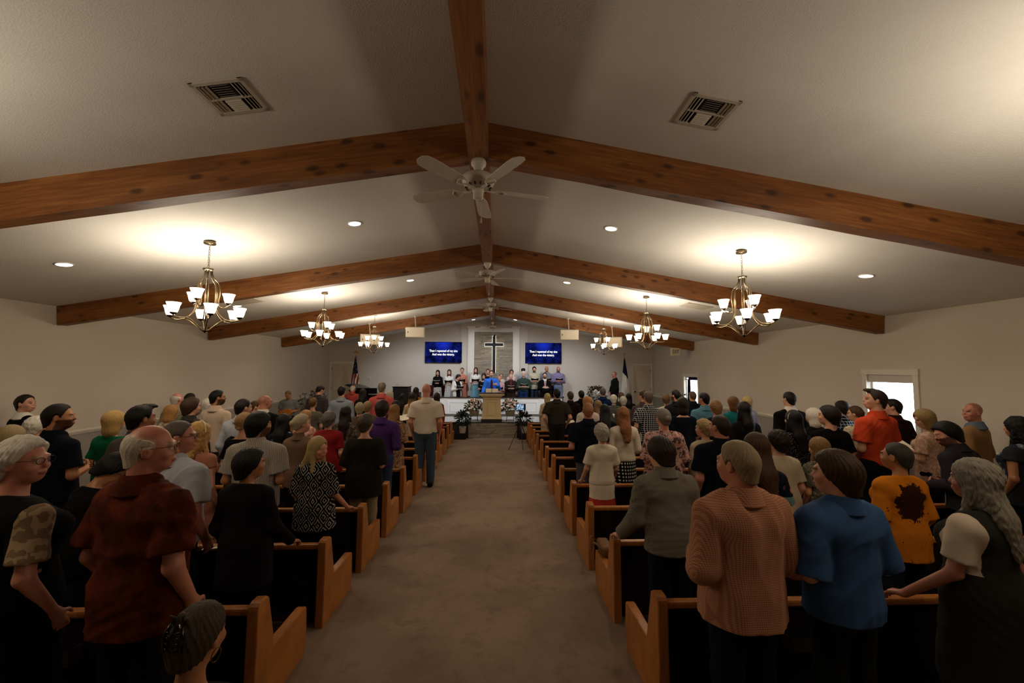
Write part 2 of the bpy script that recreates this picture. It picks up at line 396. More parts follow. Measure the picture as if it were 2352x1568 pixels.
def chandelier(x,y,label,a0=.3,light=True):
    zc = cz(x)-CH_DROP
    c = empty('chandelier',label,'chandelier',(x,y,zc),0,'two-tier chandeliers under the sloped ceiling')
    link('canopy',_ch['canopy'],M_NICKEL,c,(0,0,CH_DROP-.012))
    n = 9
    for i in range(n): link('chain_link',_ch['link'],M_NICKEL,c,(0,0,CH_DROP-.055-i*(CH_DROP-.09)/(n-1)*.98),(0,0,(i%2)*PI/2))
    link('cap',_ch['cap'],M_NICKEL,c); link('center_rod',_ch['rod'],M_DKNICK,c)
    for tier,(k,r,z,off) in dict(up=(3,.225,-.428,.5),lo=(6,.37,-.618,0)).items():
        for i in range(k):
            a = a0+off+2*PI*i/k
            arm = link('arm',_ch[tier],M_NICKEL,c,None,(0,0,a))
            link('cup',_ch['cup'],M_DKNICK,arm,(r,0,z+.024)).scale=(.78,)*3; link('shade',_ch['shade'],M_SHADEG,arm,(r,0,z+.028)).scale=(.78,)*3; link('bulb',_ch['bulb'],M_BULB,arm,(r,0,z+.032)).scale=(.78,)*3
            if light:
                l = bpy.data.lights.new('bulb_light','POINT'); l.energy = BULB_W; l.color = BULB_COL; l.shadow_soft_size = .035
                lo_ = bpy.data.objects.new('bulb_light',l); COL.objects.link(lo_); lo_.parent = c; lo_.location = polar(r,z+.120,a)
    for i in range(6): link('lower_strut',_ch['st'],M_NICKEL,c,None,(0,0,a0+2*PI*i/6))
    return c
CHY = [5.03,8.42,11.80]
sides = {-1:('over the pews on the flag-and-piano side','beside the stars-and-stripes side wall'),1:('over the pews on the window side','')}
for s,x in ((-1,-3.62),(1,3.22)):
    sd = 'wall side' if s<0 else 'window side'
    chandelier(x,CHY[0],'nine-light brass chandelier with white shades, %s, between first and second roof beams'%sd,.22 if s<0 else .05)
    chandelier(x,CHY[1]-.05,'nine-light brass chandelier with white shades, %s, between second and third roof beams'%sd,.75)
    chandelier(x,CHY[2],'nine-light brass chandelier with white shades, %s, before a hanging loudspeaker'%sd,.3)
    chandelier(x,1.35,'nine-light brass chandelier with white shades, %s, over the back pews'%sd,.4)

# ------------------------------------------------------------------ recessed downlights
g = N('downlight_lens'); M_LENS = g.emit((1,.88,.70,1),7.)
g = N('downlight_lens_cool'); M_LENSC = g.emit((1,.97,.92,1),8.)
_dr = MB(); _dr.lathe([(.072,.012),(.075,-.006),(.086,-.004),(.088,.008)],22); _dr=_dr.mesh('trim_ring',True)
_dl = MB(); _dl.lathe([(.0,0),(.073,0),(.073,.006)],22); _dl=_dl.mesh('lens')
def downlight(x,y,label,cool=False,w=DOWN_W):
    th = math.atan(SL_L) if x<CX else -math.atan(SL_R)
    d = empty('recessed_light',label,'ceiling light',(x,y,cz(x)-.004),0,'recessed ceiling lights')
    r = (0,-th,0)
    link('trim_ring',_dr,M_WHITE,d,None,r); link('lens',_dl,M_LENS if not cool else M_LENSC,d,(0,0,-.003),r)
    l = bpy.data.lights.new('lamp','SPOT'); l.energy = w; l.color = DOWN_COL if not cool else STAGE_COL; l.spot_size = math.radians(125); l.spot_blend = .8; l.shadow_soft_size = .06
    o = bpy.data.objects.new('lamp',l); COL.objects.link(o); o.parent = d; o.location = (0,0,-.03)
for j,y in enumerate((5.1,8.42,11.75)):
    bay = ('first and second','second and third','third and last')[j]
    for s,x in ((-1,-1.86),(1,1.50)):
        downlight(x,y,'round recessed light beside the ridge, %s slope, between %s roof beams'%('far-from-window' if s<0 else 'window',bay))
    for s,x in ((-1,-5.43),(1,4.98)):
        downlight(x,y,'round recessed light near the %s, between %s roof beams'%('blank side wall' if s<0 else 'window wall',bay))
for x,y in ((-1.80,15.6),(-.98,16.35),(.74,16.1),(1.50,15.4),(-3.6,15.9),(3.27,15.7)):
    downlight(x,y,'small bright recessed light above the choir platform',True,13.)
# stage floodlights fixed to the platform side of the last roof beam
M_LENSS = N('flood_lens').emit((.9,.95,1,1),6.)
for x in (-3.2,-1.2,.9,2.9):
    z = cz(x)-.16; f = empty('stage_floodlight','small black stage floodlight fixed behind the last roof beam','light',(x,13.70,z),0,'stage floodlights behind the last beam')
    b = MB(); b.box((-.09,0,-.07),(.09,.10,.07),bev=.01); b.box((-.012,-.095,-.012),(.012,.01,.012)); b.build('housing',M_BLACK,f)
    MB().box((-.075,.098,-.055),(.075,.104,.055)).build('lens',M_LENSS,f)
    l = bpy.data.lights.new('lamp','SPOT'); l.energy = STAGE_W; l.color = STAGE_COL; l.spot_size = math.radians(100); l.spot_blend = .7; l.shadow_soft_size = .07
    o = bpy.data.objects.new('lamp',l); COL.objects.link(o); o.parent = f; o.location = (0,.14,0)
    o.rotation_euler = Vector((0,2.2,-2.5)).to_track_quat('-Z','Y').to_euler()

# ------------------------------------------------------------------ ceiling fans
M_FAN = plain('#cfc4b2',.45,name='fan_white')
b = MB(); b.lathe([(.0,.0),(.060,0),(.066,-.02),(.064,-.045),(.045,-.062),(.040,-.085),(.022,-.10),(0,-.10)][::-1],20); F_can=b.mesh('canopy',True)
b = MB(); b.lathe([(.0,-.265),(.055,-.262),(.085,-.25),(.120,-.232),(.142,-.20),(.146,-.165),(.125,-.148),(.06,-.14),(.0,-.138)],26); F_mot=b.mesh('motor',True)
b = MB(); b.lathe([(.0,-.352),(.030,-.350),(.044,-.340),(.046,-.29),(.052,-.28),(.052,-.262),(0,-.262)],20); F_sw=b.mesh('switch_housing',True)
b = MB()
pts=[(.21,-.048),(.25,-.058),(.55,-.068),(.615,-.06),(.645,-.03),(.650,0),(.645,.03),(.615,.06),(.55,.068),(.25,.058),(.21,.048)]
b.prism(pts,-.003,.003,axis=2); F_bl=b.mesh('blade')
b = MB(); b.box((.045,-.013,-.004),(.15,.013,.004)); b.tube([(.14,0,0),(.175,-.035,0),(.215,-.045,0),(.245,0,0),(.215,.045,0),(.175,.035,0),(.14,0,0)],.007,6); F_ir=b.mesh('blade_iron',True)
b = MB()
for i in range(10): b.box((.150*math.cos(i*PI/5)-.012,.150*math.sin(i*PI/5)-.004,-.225),(.150*math.cos(i*PI/5)+.012,.150*math.sin(i*PI/5)+.004,-.205))
b.b.free()
def fan(x,y,label,a0):
    f = empty('ceiling_fan',label,'ceiling fan',(x,y,3.865),0,'white ceiling fans along the ridge beam')
    link('canopy',F_can,M_FAN,f); MB().cyl((0,0,-.14),(0,0,-.09),.013,n=10).build('downrod',M_FAN,f); link('motor',F_mot,M_FAN,f); link('switch_housing',F_sw,M_FAN,f)
    b = MB()
    for i in range(14):
        a = 2*PI*i/14; b.cyl((.092*math.cos(a),.092*math.sin(a),-.256),(.115*math.cos(a),.115*math.sin(a),-.243),.007,n=6)
    b.build('motor_slots',plain('#3b3127',.8),f)
    for i in range(5):
        a = a0+2*PI*i/5
        link('blade',F_bl,M_FAN,f,(0,0,-.262),(math.radians(12),0,a)); link('blade_iron',F_ir,M_FAN,f,(0,0,-.268),(math.radians(8),0,a))
    b = MB(); b.cyl((.03,-.02,-.35),(.03,-.02,-.52),.0018,n=5); b.cyl((.03,-.02,-.52),(.03,-.02,-.565),.004,.009,n=8); b.build('pull_chain',M_FAN,f)
fan(CX,3.36,'white five-blade ceiling fan hanging under the first roof beam from the back',math.radians(14))
fan(CX,6.72,'white five-blade ceiling fan hanging under the second roof beam from the back',math.radians(5))
fan(CX,10.1,'white five-blade ceiling fan hanging under the third roof beam from the back',math.radians(33))
fan(CX,15.4,'white five-blade ceiling fan hanging in front of the cross wall',math.radians(10))

# ------------------------------------------------------------------ ceiling air vents
M_VENT = plain('#bdb19d',.5,name='vent_paint'); M_VDARK = plain('#1a1510',.9,name='duct_dark')
def vent(x,y,sx,sy,label,style):
    th = math.atan(SL_L) if x<CX else -math.atan(SL_R); s = 1 if x<CX else -1
    v = empty('ceiling_vent',label,'air vent',(x,y,cz(x)),0,'ceiling air vents'); v.rotation_euler = (0,-th,0)
    b = MB(); w = .032
    for lo,hi in (((-sx/2,-sy/2,-.012),(sx/2,-sy/2+w,.0)),((-sx/2,sy/2-w,-.012),(sx/2,sy/2,.0)),((-sx/2,-sy/2,-.012),(-sx/2+w,sy/2,0)),((sx/2-w,-sy/2,-.012),(sx/2,sy/2,0))): b.box(lo,hi,bev=.003)
    b.build('frame',M_VENT,v); MB().box((-sx/2+w,-sy/2+w,-.004),(sx/2-w,sy/2-w,-.001)).build('duct',M_VDARK,v)
    ix,iy = sx/2-w,sy/2-w
    if style=='four_way':
        fx = ix*.42
        MB().box((-ix,-.007,-.014),(ix,.007,-.003)).build('divider',M_VENT,v)
        cm = MB().box((-(ix+fx)/2+.006,-.0085,-.0006),((ix+fx)/2-.006,.0085,.0006)).mesh('slat')
        for half in (-1,1):
            for i in range(6):
                yy = half*(.014+(iy-.014)*(i+.5)/6)
                link('slat',cm,M_VENT,v,(-s*(ix-fx)/2*-1*0+ (0),yy,-.010),(half*math.radians(-38),0,0)).scale=(fx*2/(ix+fx),1,1)
        sm = MB().box((-.0085,-iy/2+.006,-.0006),(.0085,iy/2-.006,.0006)).mesh('slat')
        for half in (-1,1):
            for sd in (-1,1):
                for i in range(3): link('slat',sm,M_VENT,v,(sd*(fx+.012+(ix-fx-.012)*(i+.5)/3),half*iy/2,-.010),(0,sd*math.radians(40),0))
    else:
        cm = MB().box((-ix,-.016,-.0008),(ix,.016,.0008)).mesh('slat')
        n = 7
        for i in range(n): link('slat',cm,M_VENT,v,(0,-iy+2*iy*(i+.5)/n,-.009),(math.radians(-30),0,0))
vent(-1.86,2.70,.345,.33,'square four-way louvred vent in the ceiling slope away from the windows','four_way')
vent(1.50,2.70,.345,.33,'square four-way louvred vent in the ceiling slope on the window side','four_way')
vent(-5.1,8.15,.55,.42,'wide slatted return vent near the blank side wall','slat'); vent(4.35,8.45,.55,.42,'wide slatted return vent behind the window-side chandelier','slat')

# ------------------------------------------------------------------ hanging loudspeakers
M_SPK = plain('#cdc3b2',.55,name='cream_cabinet')
def hang_speaker(x,y,z,label,tilt,rz=0):
    s = empty('hanging_loudspeaker',label,'loudspeaker',(x,y,z),rz,'cream loudspeakers hung in front of the last beam')
    top = cz(x)-z
    b = MB(); b.box((-.31,-.12,-.17),(.31,.12,.17),bev=.02); cb = b.build('cabinet',M_SPK,s,None,(tilt,0,0))
    b = MB(); b.box((-.285,-.128,-.15),(.285,-.119,.15),bev=.006); b.build('grille',plain('#d6ccba',.8,name='grille',var=.2,sc=400),cb)
    MB().box((-.245,-.131,-.025),(-.222,-.127,.025)).build('badge',M_BLACK,cb)
    b = MB(); b.cyl((0,.02,.15),(-.03,.04,top-.03),.014,n=10); b.cyl((-.03,.04,top-.04),(-.03,.04,top),.045,n=14); b.sph((0,.02,.17),.03,10); b.build('pole',M_SPK,s,smooth=40)
hang_speaker(-2.70,13.20,3.235,'cream loudspeaker on a pole above the first choir screen',.12,.1)
hang_speaker(2.42,13.20,3.20,'cream loudspeaker on a pole above the window-side choir screen',.12,-.1)
hang_speaker(-4.20,13.25,2.985,'cream loudspeaker half hidden behind the last chandelier by the flag',.15,.35)
hang_speaker(3.92,13.25,2.97,'cream loudspeaker half hidden behind the last window-side chandelier',.15,-.35)

# ------------------------------------------------------------------ exit sign under the last beam
ex = empty('exit_sign','cream box sign reading EXIT in dark letters under the last beam','exit sign',(6.17,13.50,cz(6.17)-BH-.155),.12)
MB().box((-.16,-.035,-.135),(.16,.035,.135),bev=.006).build('sign_box',plain('#d8ccae',.5,name='exit_box'),ex)
MB().cyl((0,0,.13),(0,0,.16),.02).build('mount',plain('#d8ccae',.5),ex)
me = text_mesh('EXIT',.165); t = link('lettering',me,plain('#3a2413',.6,name='exit_letters'),ex,(.01,-.038,.0),(PI/2,0,0)); t.scale=(.72,1.15,1)
for l_ in (0,): MB().box((-.145,-.0365,-.12),(.145,-.0355,.12)).build('face_plate',plain('#e0d5b8',.4),ex)
# wall thermostat
th = empty('wall_thermostat','small white thermostat on the gable wall near the piano','thermostat',(-5.42,YF-.012,1.60))
MB().box((-.07,-.012,-.05),(.07,.012,.05),bev=.006).build('housing',M_WHITE,th); MB().box((-.025,-.0145,-.01),(.025,-.0115,.025)).build('display',plain('#6d7268',.3),th)
# ------------------------------------------------------------------ platform
STEP_Y = 14.21; SX0, SX1 = -.99, .735
b = MB(); b.prism([(STEP_Y+.05,PLAT),(YF,PLAT),(YF,-.6),(STEP_Y+.05,-.6)],XL,XR,axis=0); struct(b.build('platform_floor',plain('#b9b6b2',.8,name='platform_floor')))
b = MB(); b.prism([(STEP_Y+.03,PLAT-.005),(STEP_Y+.05,PLAT-.005),(STEP_Y+.05,-.6),(STEP_Y+.03,-.6)],XL,XR,axis=0); struct(b.build('platform_face',plain('#3a2f28',.9,name='platform_face')))
struct(MB().box((XL,STEP_Y-.0,PLAT-.025),(XR,STEP_Y+.08,PLAT+.004),bev=.006).build('platform_nosing',M_BLACK))
def ledge(root, x0,x1,z0,z1,y,rows,lenr,seed,depth=.03):
    """stacked stone courses: one object per stone, a handful of shared meshes"""
    rnd = random.Random(seed); protos=[]
    for k in range(6):
        bb = MB(); bb.box((-.5,-.5,-.5),(.5,.5,.5),bev=.06)
        for v in bb.b.verts: v.co += Vector((rnd.uniform(-.02,.02),rnd.uniform(-.1,.1),rnd.uniform(-.05,.05)))
        protos.append(bb.mesh('stone'))
    h = (z1-z0)/rows; n=0
    for r in range(rows):
        x = x0; zc = z0+h*(r+.5)
        while x<x1-.01:
            L = min(rnd.uniform(*lenr),x1-x)
            if x1-(x+L)<lenr[0]*.4: L = x1-x
            d = depth*rnd.uniform(.6,1.3)
            o = link('stone',protos[rnd.randrange(6)],M_STONE,root,(x+L/2,y-d/2+.01,zc)); o.scale=(L-.003,d+.02,h-.002); x += L; n+=1
    return n
st = bpy.data.objects.new('stone_step',None); COL.objects.link(st); struct(st)
MB().box((SX0,STEP_Y,fz(STEP_Y)-.02),(SX1,STEP_Y+.05,PLAT-.03)).build('mortar_bed',M_MORTAR,st)
n1 = ledge(st,SX0,SX1,fz(STEP_Y),PLAT-.03,STEP_Y,13,(.18,.40),3)
# riser for the back row of the choir
struct(MB().box((-3.1,16.44,PLAT),(2.75,YF-.1,PLAT+.26)).build('choir_riser',plain('#5b4f46',.9,name='riser_carpet')))

# ------------------------------------------------------------------ stone niche with pilasters and cross
ni = bpy.data.objects.new('stone_panel',None); COL.objects.link(ni); struct(ni)
MB().box((-.985,17.07,PLAT),(.70,17.12,3.62)).build('mortar_bed',M_MORTAR,ni)
n2 = ledge(ni,-.985,.70,1.35,3.62,17.07,42,(.20,.44),9,.022)
pf = bpy.data.objects.new('trim_4',None); COL.objects.link(pf); struct(pf)
for xa,xb in ((-1.245,-.97),(.685,.965)):
    b = MB(); b.box((xa,17.01,PLAT),(xb,17.12,3.78),bev=.004); b.box((xa+.05,16.998,.5),(xb-.05,17.012,3.60),bev=.004)
    b.build('pilaster',M_TRIM,pf)
    b = MB(); b.box((xa-.02,16.99,3.78),(xb+.02,17.12,3.82)); b.box((xa-.045,16.97,3.82),(xb+.045,17.12,3.86)); b.build('capital',M_TRIM,pf)
b = MB(); b.box((-.97,17.02,3.62),(.685,17.12,3.78),bev=.004); b.box((-.97,17.0,3.75),(.685,17.12,3.79)); b.build('lintel',M_TRIM,pf)
cr = empty('wall_cross','tall black cross with a white light edge on the stone panel','cross',(-.125,16.98,1.86))
b = MB(); b.prism([(-.065,0),(.065,0),(.065,1.145),(.40,1.145),(.40,1.275),(.065,1.275),(.065,1.635),(-.065,1.635),(-.065,1.275),(-.40,1.275),(-.40,1.145),(-.065,1.145)],-.018,.018,axis=1); b.build('cross_face',plain('#0d0b0a',.5,name='black_steel'),cr)
M_LED = N('led_strip').emit((1,.98,.90,1),1.6)
b = MB(); b.prism([(-.074,.0),(.074,.0),(.074,1.136),(.409,1.136),(.409,1.284),(.074,1.284),(.074,1.60),(-.074,1.60),(-.074,1.284),(-.409,1.284),(-.409,1.136),(-.074,1.136)],.021,.030,axis=1); b.build('light_strip',M_LED,cr)
b = MB()
for z in (.3,1.2,1.5): b.cyl((0,.02,z),(0,.07,z),.012)
b.build('standoff',M_BLACK,cr)

# ------------------------------------------------------------------ wall screens
def m_screen():
    g = N('starry_screen'); v = g.obj()
    vo = g.n('TexVoronoi',{'Vector':v,'Scale':42.}); dots = g.ramp(vo.outputs['Distance'],[(.0,'#ffffff'),(.16,'#ffffff'),(.26,'#000000')])
    patch = g.ramp(g.noise(v,3.2,3),[(.38,'#000000'),(.66,'#ffffff')])
    sep = g.n('SeparateXYZ',{0:v}); r = g.math('SQRT',g.math('ADD',g.math('POWER',g.math('SUBTRACT',sep.outputs[0],-.0),2.),g.math('POWER',g.math('SUBTRACT',sep.outputs[2],.36),2.)))
    blob = g.ramp(r,[(.05,'#ffffff'),(.42,'#000000')])
    base = g.mix(g.math('MULTIPLY',blob,.75),lin('#040824'),lin('#1a35d8'))
    base = g.mix(g.math('MULTIPLY',patch,.30),base,lin('#1a2ab0'))
    rnd = g.ramp(vo.outputs['Color'],[(.45,'#000000'),(.9,'#ffffff')])
    col = g.mix(g.math('MULTIPLY',g.math('MULTIPLY',dots,patch),rnd),base,lin('#9fb0ff'))
    return g.emit(col,.8)
M_SCREEN = m_screen(); M_TXT = N('caption_white').emit((1,1,1,1),1.15)
def screen(x,z,label,rz):
    t = empty('wall_screen',label,'television',(x,17.06 if abs(x)<1.5 else 17.13,z),rz)
    w,h = 1.585,.905
    MB().box((-w/2,-.03,-h/2),(w/2,.03,h/2),bev=.006).build('bezel',M_BLACK,t)
    MB().box((-w/2+.015,-.034,-h/2+.018),(w/2-.015,-.0305,h/2-.015)).build('display',M_SCREEN,t)
    MB().box((-.12,.03,-.12),(.12,.08,.12)).build('bracket',M_BLACK,t)
    for s,dz in (('Then I repented of my sins',.062),('And won the victory.',-.088)):
        link('caption',text_mesh(s,.135,bold=.0022),M_TXT,t,(.0,-.036,dz),(PI/2,0,0)).scale=(.82,1,1)
screen(-2.295,2.725,'wall screen with starry blue picture and song words, piano side of the cross',.0)
screen(2.015,2.725,'wall screen with starry blue picture and song words, window side of the cross',.0)

# ------------------------------------------------------------------ white front wall of the choir
mw = empty('choir_rail_wall','long white panelled low wall with dark cap in front of the choir','low wall',(0,15.97,PLAT))
X0,X1 = -3.0,2.62; H = .725
MB().box((X0,-.04,.10),(X1,.04,H)).build('wall_panel',plain('#e9e8e6',.45,name='white_panelling',var=.02),mw)
MB().box((X0,-.035,0),(X1,.04,.10)).build('base',plain('#6f655c',.7),mw)
MB().box((X0-.02,-.075,H),(X1+.02,.075,H+.035),bev=.008).build('cap_rail',M_DARKWOOD,mw)
for x in (-2.0,-.98,.73,1.75):
    MB().box((x-.055,-.058,.10),(x+.055,-.038,H)).build('stile',M_WHITE,mw)
for a,c in ((X0+.05,-2.1),(-1.9,-1.08),(-.88,.63),(.83,1.65),(1.85,X1-.05)):
    b = MB()
    for z in (.19,.55): b.tube([(a+.05,-.042,z),(c-.05,-.042,z)],.011,6)
    for x in (a+.05,c-.05): b.tube([(x,-.042,.19),(x,-.042,.55)],.011,6)
    b.build('moulding',plain('#d4d5d8',.4),mw)

# ------------------------------------------------------------------ pulpit
M_PULP = plain('#cbb78f',.45,name='cream_pulpit')
pu = empty('pulpit','cream panelled pulpit on a dark plinth between two flower stands','pulpit',(-.17,14.50,PLAT))
MB().box((-.375,-.24,0),(.375,.26,.10),bev=.01).build('plinth',M_DARKWOOD,pu)
b = MB()
for lo,hi,z0,z1 in ((.36,.34,.10,.15),):
    b.box((-.37,-.22,.10),(.37,.24,.145),bev=.01)
A=[(-.345,-.2),(.345,-.2),(.345,.22),(-.345,.22)]; Bq=[(-.315,-.18),(.315,-.18),(.315,.2),(-.315,.2)]
va=[b.b.verts.new((x,y,.145)) for x,y in A]; vb=[b.b.verts.new((x,y,.88)) for x,y in Bq]
for i in range(4): b.b.faces.new((va[i],va[(i+1)%4],vb[(i+1)%4],vb[i]))
b.b.faces.new(vb)
b.build('body',M_PULP,pu)
b = MB(); b.box((-.33,-.21,.80),(.33,.22,.83)); b.box((-.35,-.235,.88),(.35,.24,.91)); b.box((-.40,-.28,.91),(.40,.27,.945)); b.box((-.455,-.315,.945),(.455,.31,1.0),bev=.01); b.build('cornice',M_PULP,pu)
b = MB(); b.tube([(-.15,-.208,.25),(.15,-.208,.25),(.15,-.196,.72),(-.15,-.196,.72),(-.15,-.208,.25)],.014,6); b.build('front_panel',M_PULP,pu)
b = MB(); b.box((-.46,-.32,1.0),(.46,.32,1.022),bev=.005); b.build('top',M_DARKWOOD,pu)
bk = empty('open_bible','large open bible propped on the pulpit with its cover to the pews','book',(-.17,14.50,PLAT+1.022))
b = MB(); b.box((-.225,-.05,0),(-.01,-.035,.145)); b.box((.01,-.05,0),(.225,-.035,.145)); b.build('cover',plain('#b5a27a',.7,name='tan_cover'),bk,None,(-.35,0,0))
b = MB(); b.box((-.215,-.034,.005),(-.01,-.015,.14)); b.box((.01,-.034,.005),(.215,-.015,.14)); b.build('pages',plain('#e8e2d2',.8),bk,None,(-.35,0,0))
MB().box((-.01,-.05,0),(.01,-.03,.14)).build('spine',plain('#4a3c28',.7),bk,None,(-.35,0,0))
mc = empty('gooseneck_microphone','thin black gooseneck microphone rising from the pulpit','microphone',(-.40,14.62,PLAT+1.022))
b = MB(); b.tube(bez([(0,0,0),(0,.02,.12),(.03,.03,.22),(.08,.05,.27)],6),.006,6); b.sph((.085,.052,.275),.016,8); b.cyl((0,0,0),(0,0,.01),.03); b.build('stem',M_BLACK,mc)

# ------------------------------------------------------------------ plants and flowers
def leaf_mesh(L,w,bend=.2,n=4):
    b = MB(); rows=[]
    for i in range(n+1):
        t=i/n; ww = w*math.sin(PI*min(1,t*.9+.08))*.5; z=-bend*L*t*t
        rows.append((b.b.verts.new((-ww,L*t,z+ww*.25)),b.b.verts.new((0,L*t,z)),b.b.verts.new((ww,L*t,z+ww*.25))))
    for p,q in zip(rows[:-1],rows[1:]):
        b.b.faces.new((p[0],p[1],q[1],q[0])); b.b.faces.new((p[1],p[2],q[2],q[1]))
    return b.mesh('leaf',True)
def m_leaf(c1,c2):
    g = N('leaf_green'); return g.bsdf(g.mix(g.noise(g.obj(),14,2),lin(c1),lin(c2)),.55,0,.3)
M_LEAFD = m_leaf('#0f1d10','#24351a'); M_LEAFO = m_leaf('#2a3a1c','#4f5526'); M_BROWNL = m_leaf('#3a2618','#57402a')
def foliage(name, parent, mat, n, fn, seed):
    """many small leaves joined in one mesh"""
    rnd = random.Random(seed); b = MB()
    for i in range(n):
        p,d,L,w = fn(rnd,i); p=Vector(p); d=Vector(d).normalized()
        s = d.cross(Vector((rnd.uniform(-1,1),rnd.uniform(-1,1),rnd.uniform(.2,1)))).normalized(); u = s.cross(d)
        v = [b.b.verts.new(p), b.b.verts.new(p+d*L*.45+s*w/2+u*w*.1), b.b.verts.new(p+d*L*.5-u*w*.08), b.b.verts.new(p+d*L*.45-s*w/2+u*w*.1), b.b.verts.new(p+d*L-Vector((0,0,L*.18)))]
        b.b.faces.new((v[0],v[1],v[2])); b.b.faces.new((v[0],v[2],v[3])); b.b.faces.new((v[1],v[4],v[2])); b.b.faces.new((v[2],v[4],v[3]))
    o = b.build(name,mat,parent); o['kind']='stuff'; return o
def rose_mesh(seed):
    rnd = random.Random(seed); b = MB()
    for ring,(r,nn,t) in enumerate(((.014,3,.9),(.028,5,.55),(.042,6,.2))):
        for i in range(nn):
            a = 2*PI*i/nn+ring*.6; c=Vector((r*math.cos(a),r*math.sin(a),.012*(2-ring)))
            b.sph(c,.021+.004*ring,6,(1,1,.75))
    return b.mesh('rose',True)
ROSES=[rose_mesh(i) for i in range(3)]
def flower_stand(x,y,label,seed,zb=PLAT):
    rnd = random.Random(seed)
    s = empty('plant_stand','black wire plant stand on the platform %s'%label[0],'plant stand',(x,y,zb))
    b = MB()
    for i in range(4):
        a = PI/4+i*PI/2; b.tube([(.19*math.cos(a),.12*math.sin(a),0),(.16*math.cos(a),.10*math.sin(a),.20)],.008,6)
    for z in (.05,.20): b.tube([(.19*math.cos(PI/4+i*PI/2)*(1 if z<.1 else .85),.12*math.sin(PI/4+i*PI/2)*(1 if z<.1 else .85),z) for i in range(5)],.006,6)
    b.build('wire_frame',M_BLACK,s)
    f = empty('flower_arrangement',label[1],'flowers',(x,y,zb+.20),0,'rose arrangements beside the pulpit'); f.scale=(1.22,1.22,1.22)
    b = MB(); b.lathe([(0,0),(.11,0),(.13,.02),(.15,.15),(.135,.15),(.11,.03),(0,.03)],16); b.build('basket',plain('#8e8270',.8,name='basket'),f,smooth=40)
    cols=['#e9c6b4','#efd9cc','#d9a98e','#f0e6dc','#e3b38a','#c99a6a','#e8cfc4']
    for i in range(30):
        a=rnd.uniform(0,2*PI); q=rnd.uniform(0,1)**.6; r=.25*q; zz=.22+.24*(1-q*q)+rnd.uniform(-.03,.03)
        o = link('rose',ROSES[i%3],plain(cols[i%7],.7,name='rose_petal'),None); 
        o2 = o; o2.parent=f; o2.location=(r*math.cos(a),r*math.sin(a)*.7,zz); o2.rotation_euler=(rnd.uniform(-.6,.6)+.9*(-math.sin(a)*q)-.5,.9*math.cos(a)*q,rnd.uniform(0,6)); k=rnd.uniform(.55,.95); o2.scale=(k,k,k)
        if i>6:
            me=o2.data.copy(); me.materials.clear(); me.materials.append(plain(cols[i%7],.7,name='rose_petal')); o2.data=me
        else:
            me=o2.data.copy(); me.materials.clear(); me.materials.append(plain(cols[i%7],.7,name='rose_petal')); o2.data=me
    def fn(r,i):
        a=r.uniform(0,2*PI); e=r.uniform(-.3,1.2); d=Vector((math.cos(a)*math.cos(e),math.sin(a)*math.cos(e)*.7,math.sin(e)))
        return d*r.uniform(.08,.26)+Vector((0,0,.22)),d+Vector((0,0,r.uniform(-.4,.3))),r.uniform(.06,.13),r.uniform(.025,.05)
    foliage('foliage',f,M_LEAFO,260,fn,seed)
    def fn2(r,i):
        sd=r.choice((-1,1)); t=r.uniform(0,1); p=Vector((sd*(.16+.16*math.sin(t*2.2)),r.uniform(-.12,.1),.22-.42*t*t))
        return p,Vector((sd*.5,r.uniform(-.5,.3),-1)),r.uniform(.07,.13),r.uniform(.014,.03)
    foliage('trailing_leaves',f,M_BROWNL,120,fn2,seed+1)
flower_stand(-.80,14.50,('on the piano side of the pulpit','pink and cream rose arrangement with trailing leaves, piano side of the pulpit'),21)
flower_stand(.50,14.50,('on the window side of the pulpit','pink and cream rose arrangement with trailing leaves, window side of the pulpit'),22)
def bushy(root,n,R,zc,sq,seed,mat=M_LEAFD,L=(.07,.14),w=(.03,.055)):
    def fn(r,i):
        a=r.uniform(0,2*PI); e=r.uniform(-.5,1.4); d=Vector((math.cos(a)*math.cos(e),math.sin(a)*math.cos(e),math.sin(e)*sq))
        return d*R*r.uniform(.35,1)+Vector((0,0,zc)),d+Vector((r.uniform(-.3,.3),r.uniform(-.3,.3),-.15)),r.uniform(*L),r.uniform(*w)
    return foliage('foliage',root,mat,n,fn,seed)
for k,(x,nm,lab) in enumerate(((-1.27,'piano','piano')  ,(1.02,'window','window'))):
    bx = empty('black_subwoofer','low black speaker box on the carpet at the %s side of the stone step'%lab,'loudspeaker',(x,14.02,fz(14.02)))
    b = MB(); b.box((-.225,-.15,0),(.225,.15,.21),bev=.01); b.build('cabinet',M_BLACK,bx); MB().box((-.20,-.156,.02),(.20,-.149,.19)).build('grille',plain('#141416',.9,var=.3,sc=300),bx)
    p = empty('potted_plant','leafy green plant in a cream pot on the %s-side black speaker box'%lab,'plant',(x+(.10 if k==0 else -.05),14.02,fz(14.02)+.21))
    b = MB(); b.lathe([(0,0),(.09,0),(.10,.02),(.125,.20),(.135,.22),(.12,.22),(.10,.19),(0,.18)],18); b.build('pot',plain('#b9b09c',.5,name='cream_pot'),p,smooth=40)
    bushy(p,420,.27,.44,1.1,31+k)
    b = MB()
    for i in range(7): b.tube([(0,0,.18),(.08*math.cos(i*.9),.08*math.sin(i*.9),.35),(.16*math.cos(i*.9),.16*math.sin(i*.9),.5)],.005,5)
    b.build('stem',M_LEAFD,p)
